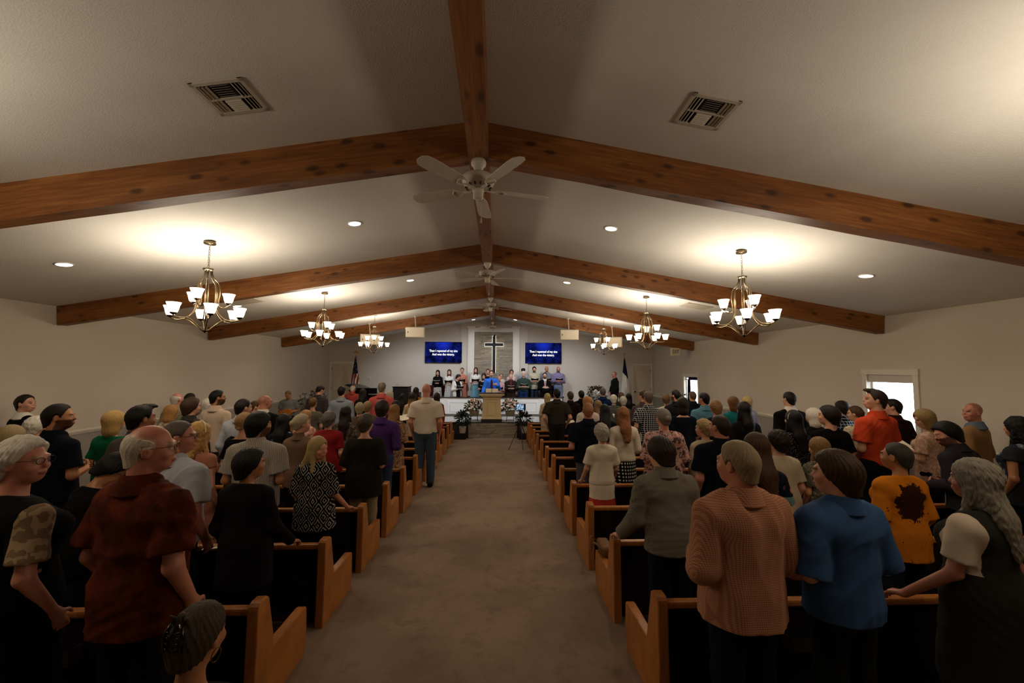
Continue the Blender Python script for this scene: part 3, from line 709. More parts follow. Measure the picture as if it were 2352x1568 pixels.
# corner plants and the big arrangement by the flag
for (x,y,zb,hh,lab,sd) in ((-5.85,12.9,fz(12.9),1.55,'tall branching green plant in a pot beside the guitarist',41),(6.35,13.15,fz(13.15),1.55,'tall palm-like plant in a pot beside the curtained window',42)):
    p = empty('floor_plant',lab,'plant',(x,y,zb)); rnd=random.Random(sd)
    b = MB(); b.lathe([(0,0),(.14,0),(.17,.30),(.15,.30),(.13,.05),(0,.05)],18); b.build('pot',plain('#3a342e',.6),p,smooth=40)
    b = MB(); tips=[]
    for i in range(11):
        a=rnd.uniform(0,2*PI); rr=rnd.uniform(.1,.42); top=hh*rnd.uniform(.75,1.12)
        pts=bez([(0,0,.2),(rr*.25*math.cos(a),rr*.25*math.sin(a),top*.55),(rr*math.cos(a),rr*math.sin(a),top)],5); b.tube(pts,.008,5); tips.append(pts)
    b.build('stems',M_BROWNL,p)
    def fn(r,i):
        pts=tips[i%11]; q=pts[r.randrange(3,len(pts))]; a=r.uniform(0,2*PI)
        return q,Vector((math.cos(a),math.sin(a),r.uniform(-.4,.6))),r.uniform(.08,.17),r.uniform(.03,.055)
    foliage('foliage',p,M_LEAFD,330,fn,sd)
fs = empty('pedestal_arrangement','white roses and dark greenery on a pedestal beside the usher','flowers',(4.02,15.9,PLAT))
MB().lathe([(0,0),(.17,0),(.17,.04),(.12,.06),(.11,.50),(.15,.52),(.15,.55),(0,.55)],20).build('pedestal',M_TRIM,fs,smooth=40)
bushy(fs,420,.38,.83,1.0,51); 
def fn(r,i):
    a=r.uniform(0,2*PI); return (Vector((.32*math.cos(a)*r.uniform(.3,1),.2*math.sin(a),1.08+r.uniform(-.08,.1))),Vector((math.cos(a),math.sin(a),1.2)),.10,.03)
foliage('berry_sprays',fs,m_leaf('#3a1c18','#6a4030'),150,fn,52)
for i in range(7):
    a=i*2.4; o=link('white_rose',ROSES[i%3].copy(),None,fs,(.20*math.cos(a)*(.4+.1*i/2),-.20+.05*math.sin(a),.98+.06*math.sin(i*1.7)),(.9,0,a)); o.data.materials.clear(); o.data.materials.append(plain('#ece6de',.7,name='white_petal')); o.scale=(1.1,1.1,1.1)

# ------------------------------------------------------------------ piano, organ, music gear
pn = empty('grand_piano','black lacquered grand piano with raised lid beside the flag','piano',(-4.78,15.15,PLAT),.0)
out=[(-.75,-.55),(.72,-.55),(.78,-.3),(.74,.1),(.45,.30),(.15,.75),(-.1,.98),(-.45,.98),(-.70,.70),(-.75,.2)]
b=MB(); b.prism(out,.62,.93,axis=2); b.build('case',M_BLACKGLOSS,pn)
b=MB(); b.prism([(x*1.01,y) for x,y in out],0,.022,axis=2); b.build('lid',M_BLACKGLOSS,pn,(-.30,0,.95),(0,-.0,0)); 
lid=pn.children[-1]; lid.location=(.0,.0,.96); lid.rotation_euler=(.0,.42,0)
MB().box((-.70,-.70,.66),(.70,-.50,.72)).build('key_slip',M_BLACKGLOSS,pn); MB().box((-.62,-.68,.72),(.62,-.56,.735)).build('keyboard',plain('#e9e6dc',.3),pn)
for x,y in ((-.6,-.42),(.6,-.42),(-.3,.75)): MB().cyl((x,y,0),(x,y,.62),.035,.06,n=10).build('leg',M_BLACKGLOSS,pn)
MB().box((-.40,-.36,.95),(.40,-.33,1.16)).build('music_desk',M_BLACKGLOSS,pn,None,(0,0,0))
og = empty('organ_console','black organ console with a low back beside the piano','organ',(-3.42,15.35,PLAT))
b=MB(); b.box((-.46,-.3,0),(.10,.3,1.18),bev=.012); b.build('cabinet',M_BLACK,og); MB().box((-.48,-.32,1.18),(.12,.32,1.205)).build('top_board',M_BLACKGLOSS,og)
MB().box((.10,-.25,0),(.5,.28,.98),bev=.01).build('side_cabinet',M_DARKWOOD,og)
lm = empty('organ_lamp','small lamp and microphone on the organ console','lamp',(-3.72,15.35,PLAT+1.205))
b=MB(); b.cyl((0,0,0),(0,0,.012),.05); b.tube(bez([(0,0,.01),(-.02,0,.05),(-.06,0,.08)],5),.005,6); b.cyl((-.10,0,.085),(-.02,0,.065),.018); b.build('lamp_body',plain('#b9a98c',.4,.5),lm)
wm = empty('floor_monitor','black wedge floor monitor loudspeaker on the platform edge','loudspeaker',(1.93,14.55,PLAT))
b=MB(); b.prism([(-.20,0),(.22,0),(.26,.34),(.10,.42),(-.20,.12)],-.26,.26,axis=0); b.build('cabinet',M_BLACK,wm); MB().cyl((0,-.06,.24),(0,-.075,.255),.05,n=16).build('badge',plain('#3b3b3e',.4),wm)
# tripod with a phone/tablet filming
tp = empty('camera_tripod','thin black tripod standing in the aisle before the front pew','tripod',(.74,12.15,fz(12.15)))
top=Vector((.0,0,1.17)); 
for dx,dy in ((-.44,-.30),(.06,-.35),(.34,.32)):
    f=Vector((dx*.85,dy,0)); k=Vector((0,0,.78)); b=MB(); b.tube([tuple(k),tuple(k+(f-k)*.55)],.012,8); b.tube([tuple(k+(f-k)*.5),tuple(f)],.008,8); b.sph(tuple(f+Vector((0,0,.012))),.013,8); b.build('leg',M_BLACK,tp)
b=MB(); b.cyl((0,0,.72),(0,0,1.10),.012); b.cyl((0,0,.76),(0,0,.82),.03,n=10); b.box((-.03,-.02,1.08),(.03,.02,1.13)); b.build('center_column',M_BLACK,tp)
tb = empty('tablet','tablet on the tripod showing the service on its bright screen','tablet',(.74,12.15,fz(12.15)+1.13))
MB().box((-.15,-.008,0),(.15,.008,.20),bev=.004).build('body',M_BLACK,tb)
g=N('tablet_screen'); v=g.obj(); cc=g.ramp(g.noise(g.map(v,(18,1,26)),1.,3),[(.35,'#16283f'),(.5,'#5f86ad'),(.62,'#e4eef8')]); M_TAB=g.emit(cc,.9)
MB().box((-.135,-.0095,.012),(.095,-.0082,.188)).build('screen',M_TAB,tb)

# ------------------------------------------------------------------ flags
def flag(x,y,label,kind):
    f = empty('flag',label,'flag',(x,y,PLAT))
    b=MB(); b.lathe([(0,0),(.16,0),(.15,.03),(.05,.06),(.02,.07)],18); b.build('stand',M_NICKEL,f,smooth=40)
    MB().cyl((0,0,.05),(0,0,2.42),.014,n=10).build('pole',M_OAK if kind else m_brushed('#8a6a3a'),f)
    b=MB()
    if kind=='us':
        b.sph((0,0,2.47),.028,8); b.prism([(-.10,2.55),(-.05,2.50),(0,2.53),(.05,2.50),(.10,2.55),(.05,2.57),(0,2.60),(-.05,2.57)],-.012,.012,axis=1); b.cyl((0,0,2.42),(0,0,2.56),.012,n=8)
    else:
        b.cyl((0,0,2.42),(0,0,2.48),.012); b.box((-.012,-.012,2.48),(.012,.012,2.60)); b.box((-.05,-.012,2.53),(.05,.012,2.555))
    b.build('finial',m_brushed('#c2a050'),f,smooth=40)
    # draped cloth: a bundle of folds, narrow at the top and flaring below
    b=MB(); nz,na=26,36; rings=[]
    for i in range(nz+1):
        t=i/nz; z=2.36-1.62*t; R=.018+.145*t**.85
        ring=[]
        for j in range(na):
            a=2*PI*j/na; r=R*(1+.34*math.sin(a*5+t*1.5)*min(1,t*3)+.12*math.sin(a*9+2))
            ring.append(b.b.verts.new((r*math.cos(a)*1.0+.02*t,-r*math.sin(a)*.8-.02,z-.10*t*math.sin(a*3))))
        rings.append(ring)
    for p,q in zip(rings[:-1],rings[1:]):
        for j in range(na): b.b.faces.new((p[j],p[(j+1)%na],q[(j+1)%na],q[j]))
    g=N('flag_cloth'); v=g.obj(); sp=g.n('SeparateXYZ',{0:v}); X,Y,Z=sp.outputs
    if kind=='us':
        diag=g.math('ADD',g.math('MULTIPLY',X,9.),g.math('MULTIPLY',Z,-1.2)); fr=g.math('FRACT',g.math('ADD',g.math('MULTIPLY',diag,1.0),.3))
        stripes=g.mix(g.math('GREATER_THAN',fr,.42),lin('#c9bda6'),lin('#7d1620'))
        stars=g.ramp(g.n('TexVoronoi',{'Vector':v,'Scale':24.}).outputs['Distance'],[(.16,'#e9e4d6'),(.24,'#10152e')])
        col=g.mix(g.math('GREATER_THAN',Z,1.66),stripes,stars)
    else:
        col=g.mix(g.math('GREATER_THAN',g.math('ADD',Z,g.math('MULTIPLY',X,1.2)),1.66),lin('#d8d2c4'),lin('#141630'))
    b.build('cloth',g.bsdf(col,.85,0,.15),f,smooth=True)
flag(-5.80,16.55,'stars and stripes flag furled on a pole with an eagle finial beside the cream door','us')
flag(5.38,16.55,'white flag with dark blue canton furled on a pole by the window-side door','ch')

# ------------------------------------------------------------------ choir chairs
cb=MB(); cb.box((-.235,-.03,.50),(.235,.03,.92),bev=.03); CHB=cb.mesh('backrest'); cb=MB(); cb.box((-.24,-.24,.42),(.24,.20,.48),bev=.02); CHS=cb.mesh('seat')
cb=MB(); cb.cyl((0,0,0),(0,0,.43),.014,n=8); CHL=cb.mesh('leg')
for i,x in enumerate((-2.75,-2.20,-1.65,-1.10,1.05,1.60,2.15,2.65)):
    c=empty('choir_chair','burgundy upholstered choir chair in the back row behind the singers','chair',(x-.05,16.93,PLAT+.26),0,'burgundy choir chairs behind the singers')
    link('seat',CHS,M_BURG,c); link('backrest',CHB,M_BURG,c,(0,.14,0))
    for lx in (-.2,.2):
        for ly in (-.2,.15): link('leg',CHL,M_BLACK,c,(lx,ly,0))
# ------------------------------------------------------------------ pews
PEW0, PEWD, PEWH = 2.53, .945, .70
def pew_end():
    pr = [(0.0,0.0),(-.005,.40),(-.012,.66)]
    pr += [(-.012+.045*(1-math.cos(t)),.66+.04*math.sin(t)) for t in (PI/6,PI/3,PI/2)]
    pr += [(.085,.70),(.105,.685),(.112,.665),(.205,.345),(.60,.350),(.632,.343),(.642,.32),(.655,.18),(.64,.0)]
    b = MB(); b.prism(pr,-.034,.034,axis=0)
    es=[e for e in b.b.edges if abs(e.verts[0].co.x-e.verts[1].co.x)<1e-6]
    bmesh.ops.bevel(b.b,geom=es,offset=.008,segments=2,affect='EDGES',profile=.5)
    return b.mesh('end_panel')
PE = pew_end()
_pm = {}
def pew_meshes(L):
    if L in _pm: return _pm[L]
    def m(b,n): return b.mesh(n)
    b=MB(); b.box((.03,.015,.615),(L-.03,.075,.66),bev=.014); rail=m(b,'top_rail')
    b=MB(); b.prism([(.02,.10),(.045,.10),(.075,.30),(.065,.62),(.035,.62),(.02,.30)],.03,L-.03,axis=0); back=m(b,'back_panel')
    b=MB(); b.prism([(.075,.27),(.10,.285),(.085,.60),(.06,.61)],.05,L-.05,axis=0); cush=m(b,'back_cushion')
    b=MB(); b.box((.035,.07,.23),(L-.035,.53,.30),bev=.025); seat=m(b,'seat_cushion')
    b=MB(); b.box((.035,.06,.205),(L-.035,.52,.232)); board=m(b,'seat_board')
    b=MB(); b.box((0,-.05,.40),(.55,-.042,.47)); b.box((0,-.05,.39),(.55,.02,.40)); b.box((0,-.05,.39),(.012,.02,.48)); b.box((.538,-.05,.39),(.55,.02,.48)); rack=m(b,'book_rack')
    _pm[L]=(rail,back,cush,seat,board,rack); return _pm[L]
def pew(x_aisle,x_wall,k):
    y = PEW0+PEWD*k; s = -1 if x_wall<x_aisle else 1
    L = abs(x_wall-x_aisle); x0=min(x_aisle,x_wall)
    side = 'wall side' if s<0 else 'window side'
    nth = ['back','second','third','fourth','fifth','sixth','seventh','eighth','ninth','tenth','eleventh','front'][k]
    p = empty('church_pew','oak pew, dark upholstery, %s of the aisle, %s'%(side,nth+' row' if k in(0,11) else nth+' row from back'),'pew',(x0,y,fz(y)),0,'oak pews beside the aisle')
    p.rotation_euler=(-math.atan(SLOPE),0,0)
    rail,back,cush,seat,board,rack = pew_meshes(round(L,3))
    link('end_panel',PE,M_OAK,p,(0,0,0)); link('end_panel',PE,M_OAK,p,(L,0,0))
    link('top_rail',rail,M_OAK,p); link('back_panel',back,M_PEWFAB,p); link('back_cushion',cush,M_PEWFAB,p); link('seat_cushion',seat,M_PEWFAB,p); link('seat_board',board,M_OAK,p)
    for t in (.22,.72): link('book_rack',rack,M_DARKWOOD,p,(L*t-.27,0,0))
for k in range(0,12):
    pew(-1.45,-6.0,k); pew(1.05,5.75,k)
# ------------------------------------------------------------------ implicit-surface body builder
F32 = np.float32
class SDF:
    def __init__(s): s.p=[]; s.post=[]
    def rc(s,a,b,ra,rb=None,q=None,k=.02,flat=False,fr=None,cut=False):
        """tapered capsule; q flattens the section; flat cuts the far end; fr = (rotation, origin) local frame"""
        a=np.array(a,F32); b=np.array(b,F32); rb=ra if rb is None else rb
        s.p.append(('rc',a,b,ra,rb,None if q is None else np.array(q,F32),k,flat,fr,cut)); return s
    def el(s,c,r,k=.02,fr=None,cut=False):
        s.p.append(('el',np.array(c,F32),np.array(r,F32),0,0,None,k,False,fr,cut)); return s
    def bounds(s):
        lo=np.full(3,9.,F32); hi=-lo
        for t in s.p:
            if t[9]: continue
            c,R=s.ball(t); lo=np.minimum(lo,c-R); hi=np.maximum(hi,c+R)
        return lo,hi
    @staticmethod
    def ball(t):
        if t[0]=='rc': c=(t[1]+t[2])/2; R=float(np.linalg.norm(t[1]-t[2]))/2+max(t[3],t[4])
        else: c=t[1]; R=float(t[2].max())
        if t[8] is not None: c=t[8][0]@c+t[8][1]
        return c,R
    def dist(s,t,P):
        if t[8] is not None: P=(P-t[8][1])@t[8][0]          # world -> local (R^T p)
        if t[0]=='rc':
            a,b,ra,rb,q=t[1],t[2],t[3],t[4],t[5]; m=1.
            if q is not None: P=P/q; a=a/q; b=b/q; m=float(q.min())
            ba=b-a; L2=float(ba@ba)+1e-12; pa=P-a; h=(pa@ba)/L2; hc=np.clip(h,0,1)
            v=pa-hc[:,None]*ba; d=np.sqrt(np.einsum('ij,ij->i',v,v))-(ra+(rb-ra)*hc)
            if m!=1.: d=d*(m*.5+.5)
            if t[7]: d=np.maximum(d,(h-1)*math.sqrt(L2))
            return d
        r=t[2]; v=(P-t[1])/r; k0=np.sqrt(np.einsum('ij,ij->i',v,v)); v2=v/r; k1=np.sqrt(np.einsum('ij,ij->i',v2,v2))+1e-9
        return k0*(k0-1)/k1
    def ev(s,P,C=None,hd=0.):
        """P (nb,n,3); C block centres for culling"""
        nb,n=P.shape[:2]; D=np.full((nb,n),.6,F32)
        for t in s.p:
            c,R=s.ball(t); k=t[6]
            m=np.nonzero(np.sqrt(((C-c)**2).sum(1))<R+hd+k+.035)[0] if C is not None else np.arange(nb)
            if len(m)==0: continue
            d=s.dist(t,P[m].reshape(-1,3)).reshape(len(m),n).astype(F32); D0=D[m]
            if t[9]:
                h=np.clip(.5-.5*(D0+d)/k,0,1); D[m]=D0+(-d-D0)*h+k*h*(1-h)
            else:
                h=np.clip(.5+.5*(D0-d)/k,0,1); D[m]=D0+(d-D0)*h-k*h*(1-h)
        for f in s.post: D=f(P,D)
        return D
def polygonize(sdf,res,lo=None,hi=None,n=8):
    l,h=sdf.bounds(); lo=l if lo is None else np.maximum(l,lo); hi=h if hi is None else np.minimum(h,hi)
    lo=(lo-res*2).astype(F32); hi=hi+res*2
    B=res*n; nbk=np.maximum(1,np.ceil((hi-lo)/B)).astype(int); ijk=np.stack(np.meshgrid(*[np.arange(k) for k in nbk],indexing='ij'),-1).reshape(-1,3)
    C=(lo+(ijk+.5)*B).astype(F32); hd=B*.87
    d=sdf.ev(C[:,None,:],C,hd+.02)[:,0]; act=np.abs(d)<hd*1.15+.022; ijk=ijk[act]; C=C[act]
    if len(ijk)==0: return None
    m=n+1; off=np.stack(np.meshgrid(*[np.arange(m)]*3,indexing='ij'),-1).reshape(-1,3)
    V=[];K=[];Q=[]; DIM=(nbk*n+2).astype(np.int64)
    def key(g): return ((g[...,0]+1)*(DIM[1]+2)+(g[...,1]+1))*(DIM[2]+2)+(g[...,2]+1)
    for s0 in range(0,len(ijk),400):
        I=ijk[s0:s0+400]; g0=I*n; P=(lo+((g0[:,None,:]+off)*res)).astype(F32)
        D=sdf.ev(P,C[s0:s0+400],hd).reshape(-1,m,m,m); ins=D<0
        cnt=np.zeros((len(I),n,n,n),np.int8); sl=lambda a:slice(a,a+n)
        for a in (0,1):
            for b in (0,1):
                for c in (0,1): cnt+=ins[:,sl(a),sl(b),sl(c)]
        w=np.nonzero((cnt>0)&(cnt<8)); bi=w[0]; li=np.stack(w[1:],-1)
        acc=np.zeros((len(bi),3),F32); num=np.zeros(len(bi),F32)
        for ax in range(3):
            o1,o2=[x for x in range(3) if x!=ax]
            for u in (0,1):
                for v in (0,1):
                    p0=li.copy(); p0[:,o1]+=u; p0[:,o2]+=v; p1=p0.copy(); p1[:,ax]+=1
                    d0=D[bi,p0[:,0],p0[:,1],p0[:,2]]; d1=D[bi,p1[:,0],p1[:,1],p1[:,2]]; x=(d0<0)!=(d1<0)
                    t=np.where(x,d0/np.where(x,d0-d1,1),0); q=(p0-li).astype(F32); q[:,ax]+=t; acc+=q*x[:,None]; num+=x
        gl=g0[bi]+li; V.append(lo+(gl+acc/np.maximum(num,1)[:,None])*res); K.append(key(gl))
        for ax in range(3):
            o1,o2=(ax+1)%3,(ax+2)%3
            A=ins[:,:n,:n,:n]; sh=[slice(None)]+[slice(1,n+1) if x==ax else slice(0,n) for x in range(3)]; Bv=ins[tuple(sh)]
            w=np.nonzero(A!=Bv); g=g0[w[0]]+np.stack(w[1:],-1); flip=A[w]
            c=[]
            for du,dv in ((-1,-1),(0,-1),(0,0),(-1,0)):
                gg=g.copy(); gg[:,o1]+=du; gg[:,o2]+=dv; c.append(key(gg))
            c=np.stack(c,-1); c[~flip]=c[~flip][:,::-1]; Q.append(c)
    V=np.concatenate(V); K=np.concatenate(K); Q=np.concatenate(Q); o=np.argsort(K); Ks=K[o]
    idx=np.searchsorted(Ks,Q); idx=np.clip(idx,0,len(Ks)-1); ok=(Ks[idx]==Q).all(1); Q=o[idx[ok]]
    return V,Q
def np_mesh(name,V,Q,cols=None):
    me=bpy.data.meshes.new(name); me.vertices.add(len(V)); me.vertices.foreach_set('co',np.ascontiguousarray(V,F32).ravel())
    me.loops.add(Q.size); me.loops.foreach_set('vertex_index',Q.astype(np.int32).ravel()); me.polygons.add(len(Q))
    me.polygons.foreach_set('loop_start',np.arange(0,Q.size,4,dtype=np.int32)); me.polygons.foreach_set('loop_total',np.full(len(Q),4,np.int32))
    me.polygons.foreach_set('use_smooth',np.ones(len(Q),bool))
    if cols is not None:
        a=me.color_attributes.new('tint','FLOAT_COLOR','POINT'); a.data.foreach_set('color',np.ascontiguousarray(cols,F32).ravel())
    me.update(calc_edges=True); return me
def folds(seed,amp,freq=1.):
    """cloth creases: a few warped waves"""
    r=np.random.RandomState(seed); D=r.normal(size=(5,3)).astype(F32); D[:,2]*=.7; D/=np.linalg.norm(D,axis=1)[:,None]
    fq=np.array([13,20,28,40,55],F32)*freq; ph=r.uniform(0,6.3,5).astype(F32); am=np.array([1,.8,.6,.4,.3],F32)*amp/2.2
    def f(P,Dv):
        sh=P.shape[:2]; p=P.reshape(-1,3); w=.045*np.sin(p@D[3]*13+ph[1]); x=np.zeros(len(p),F32)
        for i in range(5): sn=np.sin((p@D[i]+w)*fq[i]+ph[i]); x+=am[i]*(1-np.abs(sn))*np.clip(.5+np.sin(p@D[(i+2)%5]*7+ph[i]),0,1)
        return Dv-x.reshape(sh).astype(F32)*1.2
    return f
def rotz(a): c,s=math.cos(a),math.sin(a); return np.array([[c,-s,0],[s,c,0],[0,0,1]],F32)
def rotx(a): c,s=math.cos(a),math.sin(a); return np.array([[1,0,0],[0,c,-s],[0,s,c]],F32)
def roty(a): c,s=math.cos(a),math.sin(a); return np.array([[c,0,s],[0,1,0],[-s,0,c]],F32)

# ------------------------------------------------------------------ people materials
def m_skin():
    g=N('skin'); a=g.n('Attribute',attribute_name='tint',attribute_type='GEOMETRY').outputs['Color']
    f=g.noise(g.obj(),35,3); col=g.mix(g.math('MULTIPLY',f,.14),a,lin('#9a4a3a'))
    return g.bsdf(col,.42,0,.4)
M_SKIN=m_skin()
def m_hair(c,hi=None,tip=None,name='hair'):
    key=('hair',c,hi,tip)
    if key in _MC: return _MC[key]
    g=N(name); v=g.obj(); sp=g.n('SeparateXYZ',{0:v}); az=g.math('ARCTAN2',sp.outputs[0],g.math('MULTIPLY',sp.outputs[1],-1.))
    st=g.n('CombineXYZ',{'X':g.math('MULTIPLY',az,9.),'Y':g.math('MULTIPLY',sp.outputs[2],7.)}).outputs[0]
    f=g.noise(g.map(st,(3,1,1)),3.2,4,.7); base=lin(c); h=lin(hi) if hi else tuple(min(1,x*1.8+.003) for x in base[:3])+(1,)
    dk=tuple(x*.45 for x in base[:3])+(1,)
    x=g.n('ValToRGB'); e=x.color_ramp.elements; e.new(.5); 
    for i,(p,cc) in enumerate(((.33,dk),(.52,base),(.72,h))): e[i].position=p; e[i].color=cc
    g.set(x.inputs[0],f); col=x.outputs[0]
    if tip: col=g.mix(g.ramp(sp.outputs[2],[(0.0,'#000000'),(1.,'#000000')]) if 0 else g.n('MapRange',{0:sp.outputs[2],1:-.02,2:-.22}).outputs[0],col,lin(tip))
    m=g.bsdf(col,.5,0,.22,g.bump(f,.5,.004)); _MC[key]=m; return m
def cloth(spec):
    """('plain',c) or a pattern name with its colours"""
    if isinstance(spec,str): spec=('plain',spec)
    if spec in _MC: return _MC[spec]
    kind=spec[0]; c=[lin(x) for x in spec[1:] if isinstance(x,str)]; num=[x for x in spec[1:] if not isinstance(x,str)]
    g=N('cloth_'+kind); v=g.obj(); sp=g.n('SeparateXYZ',{0:v}); X,Y,Z=sp.outputs; fine=g.noise(v,220,2)
    def band(s,f,wid,ph=0.): return g.math('LESS_THAN',g.math('FRACT',g.math('MULTIPLY_ADD',s,f,ph+50.)),wid)
    U=g.math('ADD',X,g.math('MULTIPLY',Y,.6))
    if kind=='plain': col=g.mix(g.noise(v,6,3),tuple(x*.82 for x in c[0][:3])+(1,),tuple(min(1,x*1.12) for x in c[0][:3])+(1,))
    elif kind=='check':
        f=num[0] if num else 70.
        s=g.math('ADD',g.math('MULTIPLY',band(U,f,.5),.5),g.math('MULTIPLY',band(Z,f,.5),.5)); col=g.mix(s,c[0],c[1])
    elif kind=='plaid':
        f=num[0] if num else 16.
        s=g.math('ADD',g.math('MULTIPLY',band(U,f,.45),.5),g.math('MULTIPLY',band(Z,f,.45),.5)); col=g.mix(s,c[0],c[1])
        t=g.math('MAXIMUM',band(U,f,.12,.3),band(Z,f,.12,.3)); col=g.mix(t,col,c[2])
    elif kind=='window':   # dark cloth with thin pale lines
        f=num[0] if num else 22.
        t=g.math('MAXIMUM',band(U,f,.22),band(Z,f,.22)); col=g.mix(t,c[0],c[1])
    elif kind=='stripe':
        f=num[0] if num else 40.
        w=g.math('ADD',U,g.math('MULTIPLY',g.noise(v,9,2),.02)); col=g.mix(band(w,f,.4),c[0],c[1])
    elif kind=='hstripe': col=g.mix(band(Z,num[0] if num else 20.,.45),c[0],c[1])
    elif kind=='dots':
        d=g.n('TexVoronoi',{'Vector':v,'Scale':num[0] if num else 45.}).outputs['Distance']; col=g.mix(g.math('LESS_THAN',d,.28),c[0],c[1])
    elif kind=='polka':
        f=num[0] if num else 30.; a=g.math('SUBTRACT',g.math('FRACT',g.math('MULTIPLY_ADD',U,f,50.)),.5); b_=g.math('SUBTRACT',g.math('FRACT',g.math('MULTIPLY_ADD',Z,f*.8,50.)),.5)
        r=g.math('ADD',g.math('MULTIPLY',a,a),g.math('MULTIPLY',b_,b_)); col=g.mix(g.math('LESS_THAN',r,.07),c[0],c[1])
    elif kind in('floral','rust'):
        f=num[0] if num else 14.
        n1=g.noise(v,f,4,.65); n2=g.noise(g.map(v,(1,1,1),(3,1,7)),f*1.6,3)
        col=g.mix(g.ramp(n1,[(.50,'#000000'),(.55,'#ffffff')]),c[0],c[1]); 
        if len(c)>2: col=g.mix(g.ramp(n2,[(.58,'#000000'),(.62,'#ffffff')]),col,c[2])
        if kind=='rust': col=g.mix(g.ramp(n1,[(.25,'#000000'),(.8,'#ffffff')]),c[0],c[1])
    elif kind=='blossom':
        vo=g.n('TexVoronoi',{'Vector':v,'Scale':num[0] if num else 9.}); d=g.math('ADD',vo.outputs['Distance'],g.math('MULTIPLY',g.noise(v,40,2),.25))
        k=g.ramp(vo.outputs['Color'],[(.5,'#000000'),(.52,'#ffffff')])
        col=g.mix(g.math('MULTIPLY',g.math('LESS_THAN',d,.46),k),c[0],c[1]); col=g.mix(g.math('MULTIPLY',g.math('LESS_THAN',d,.27),k),col,c[2])
    elif kind=='diamond':
        f=num[0] if num else 7.
        a=g.math('PINGPONG',g.math('MULTIPLY',U,f),.5); b_=g.math('PINGPONG',g.math('MULTIPLY',Z,f*.8),.5)
        d=g.math('ADD',g.math('ADD',a,b_),g.math('MULTIPLY',g.noise(v,14,2),.32)); fr=g.math('FRACT',g.math('MULTIPLY',d,4.)); col=g.mix(g.math('LESS_THAN',fr,.30),c[0],c[1])
        br=g.math('GREATER_THAN',g.noise(v,38,1),.60); col=g.mix(g.math('MULTIPLY',br,.85),col,c[0])
    elif kind=='pleat':
        col=g.mix(g.n('TexWave',{'Vector':g.map(v,(1,.7,.03)),'Scale':38.,'Distortion':1.5,'Detail':1.}).outputs['Fac'],c[0],c[1])
    elif kind=='yoke':    # patterned shoulders over a plain band
        z0=num[0]; vo=g.n('TexVoronoi',{'Vector':v,'Scale':15.}); d=g.math('ADD',vo.outputs['Distance'],g.math('MULTIPLY',g.noise(v,60,2),.2)); k=g.ramp(vo.outputs['Color'],[(.55,'#000000'),(.57,'#ffffff')])
        col=g.mix(g.math('MULTIPLY',g.math('LESS_THAN',d,.38),k),c[0],c[1]); col=g.mix(g.math('LESS_THAN',Z,z0),col,c[2])
    elif kind=='split':   # two blocks of colour divided at a height
        col=g.mix(g.math('LESS_THAN',Z,num[0]),c[0],c[1])
    elif kind=='sleevepatch':
        xx=g.math('ABSOLUTE',X); n1=g.noise(v,26,2,.3); pat=g.mix(g.math('GREATER_THAN',n1,.52),c[1],c[2]); msk=g.math('GREATER_THAN',g.math('ADD',xx,g.math('MULTIPLY',n1,.015)),num[0]); msk=g.math('MULTIPLY',msk,g.math('GREATER_THAN',Z,num[1] if len(num)>1 else -9.)); col=g.mix(msk,c[0],pat)
    elif kind=='center_patch':
        n1=g.noise(v,22,4,.7); rr=g.math('ADD',g.math('ADD',g.math('MULTIPLY',g.math('MULTIPLY',X,X),70.),g.math('POWER',g.math('MULTIPLY',g.math('SUBTRACT',Z,num[0]),7.),2.)),g.math('MULTIPLY',n1,2.4))
        col=g.mix(g.math('LESS_THAN',rr,2.2),c[0],c[1]); spots=g.ramp(g.noise(v,30,3),[(.66,'#000000'),(.69,'#ffffff')]); col=g.mix(spots,col,c[2])
    elif kind=='denim': col=g.mix(g.noise(g.map(v,(1,1,.15)),90,2),tuple(x*.6 for x in c[0][:3])+(1,),tuple(x*1.3 for x in c[0][:3])+(1,))
    else: raise ValueError(kind)
    m=g.bsdf(col,.92,0,.12,g.bump(fine,.25,.002)); _MC[spec]=m; return m
SKINS=dict(fair='#c9977c',pale='#d0a58e',ruddy='#b67a64',tan='#a9744f',olive='#9a6a48',pink='#c98a74')
# ------------------------------------------------------------------ people
def hand_prims(S,wr,dirv,sidev,dnv,sc,r=.0088,curl=.5,fr=None):
    """palm, four unequal bent fingers and a thumb leaving the side of the palm"""
    w=np.array(wr,F32); d=np.array(dirv,F32); d/=np.linalg.norm(d); s=np.array(sidev,F32); s-=d*(s@d); s/=np.linalg.norm(s); u=np.array(dnv,F32); u-=d*(u@d); u-=s*(u@s); u/=(np.linalg.norm(u)+1e-6)
    for e in (-1,0,1): S.rc(w+s*e*.016*sc,w+d*.078*sc+s*e*.022*sc,.018*sc,.0135*sc,k=.012)
    for i,(e,L) in enumerate(((-1.5,.062),(-.5,.074),(.5,.080),(1.5,.072))):
        b=w+d*.080*sc+s*e*.0205*sc; m=b+(d*math.cos(curl*.5)+u*math.sin(curl*.5)+s*e*.03)*L*.52*sc; t=m+(d*math.cos(curl*1.4)+u*math.sin(curl*1.4))*L*.5*sc
        S.rc(b-d*.01*sc,m,r*sc*1.03,r*sc*.98,k=.004); S.rc(m,t,r*sc*.98,r*sc*.82,k=.003)
    tb=w+d*.018*sc+s*.026*sc; tm=tb+(d*.6+s*.75+u*.25)*.042*sc; tt=tm+(d*.9+s*.25+u*.3)*.032*sc
    S.rc(tb,tm,.0125*sc,.0105*sc,k=.010); S.rc(tm,tt,.0105*sc,.0085*sc,k=.003)
HAIRLINE_Y=np.array([-.14,-.10,-.05,-.022,.004,.022,.042,.064,.084,.13],F32)
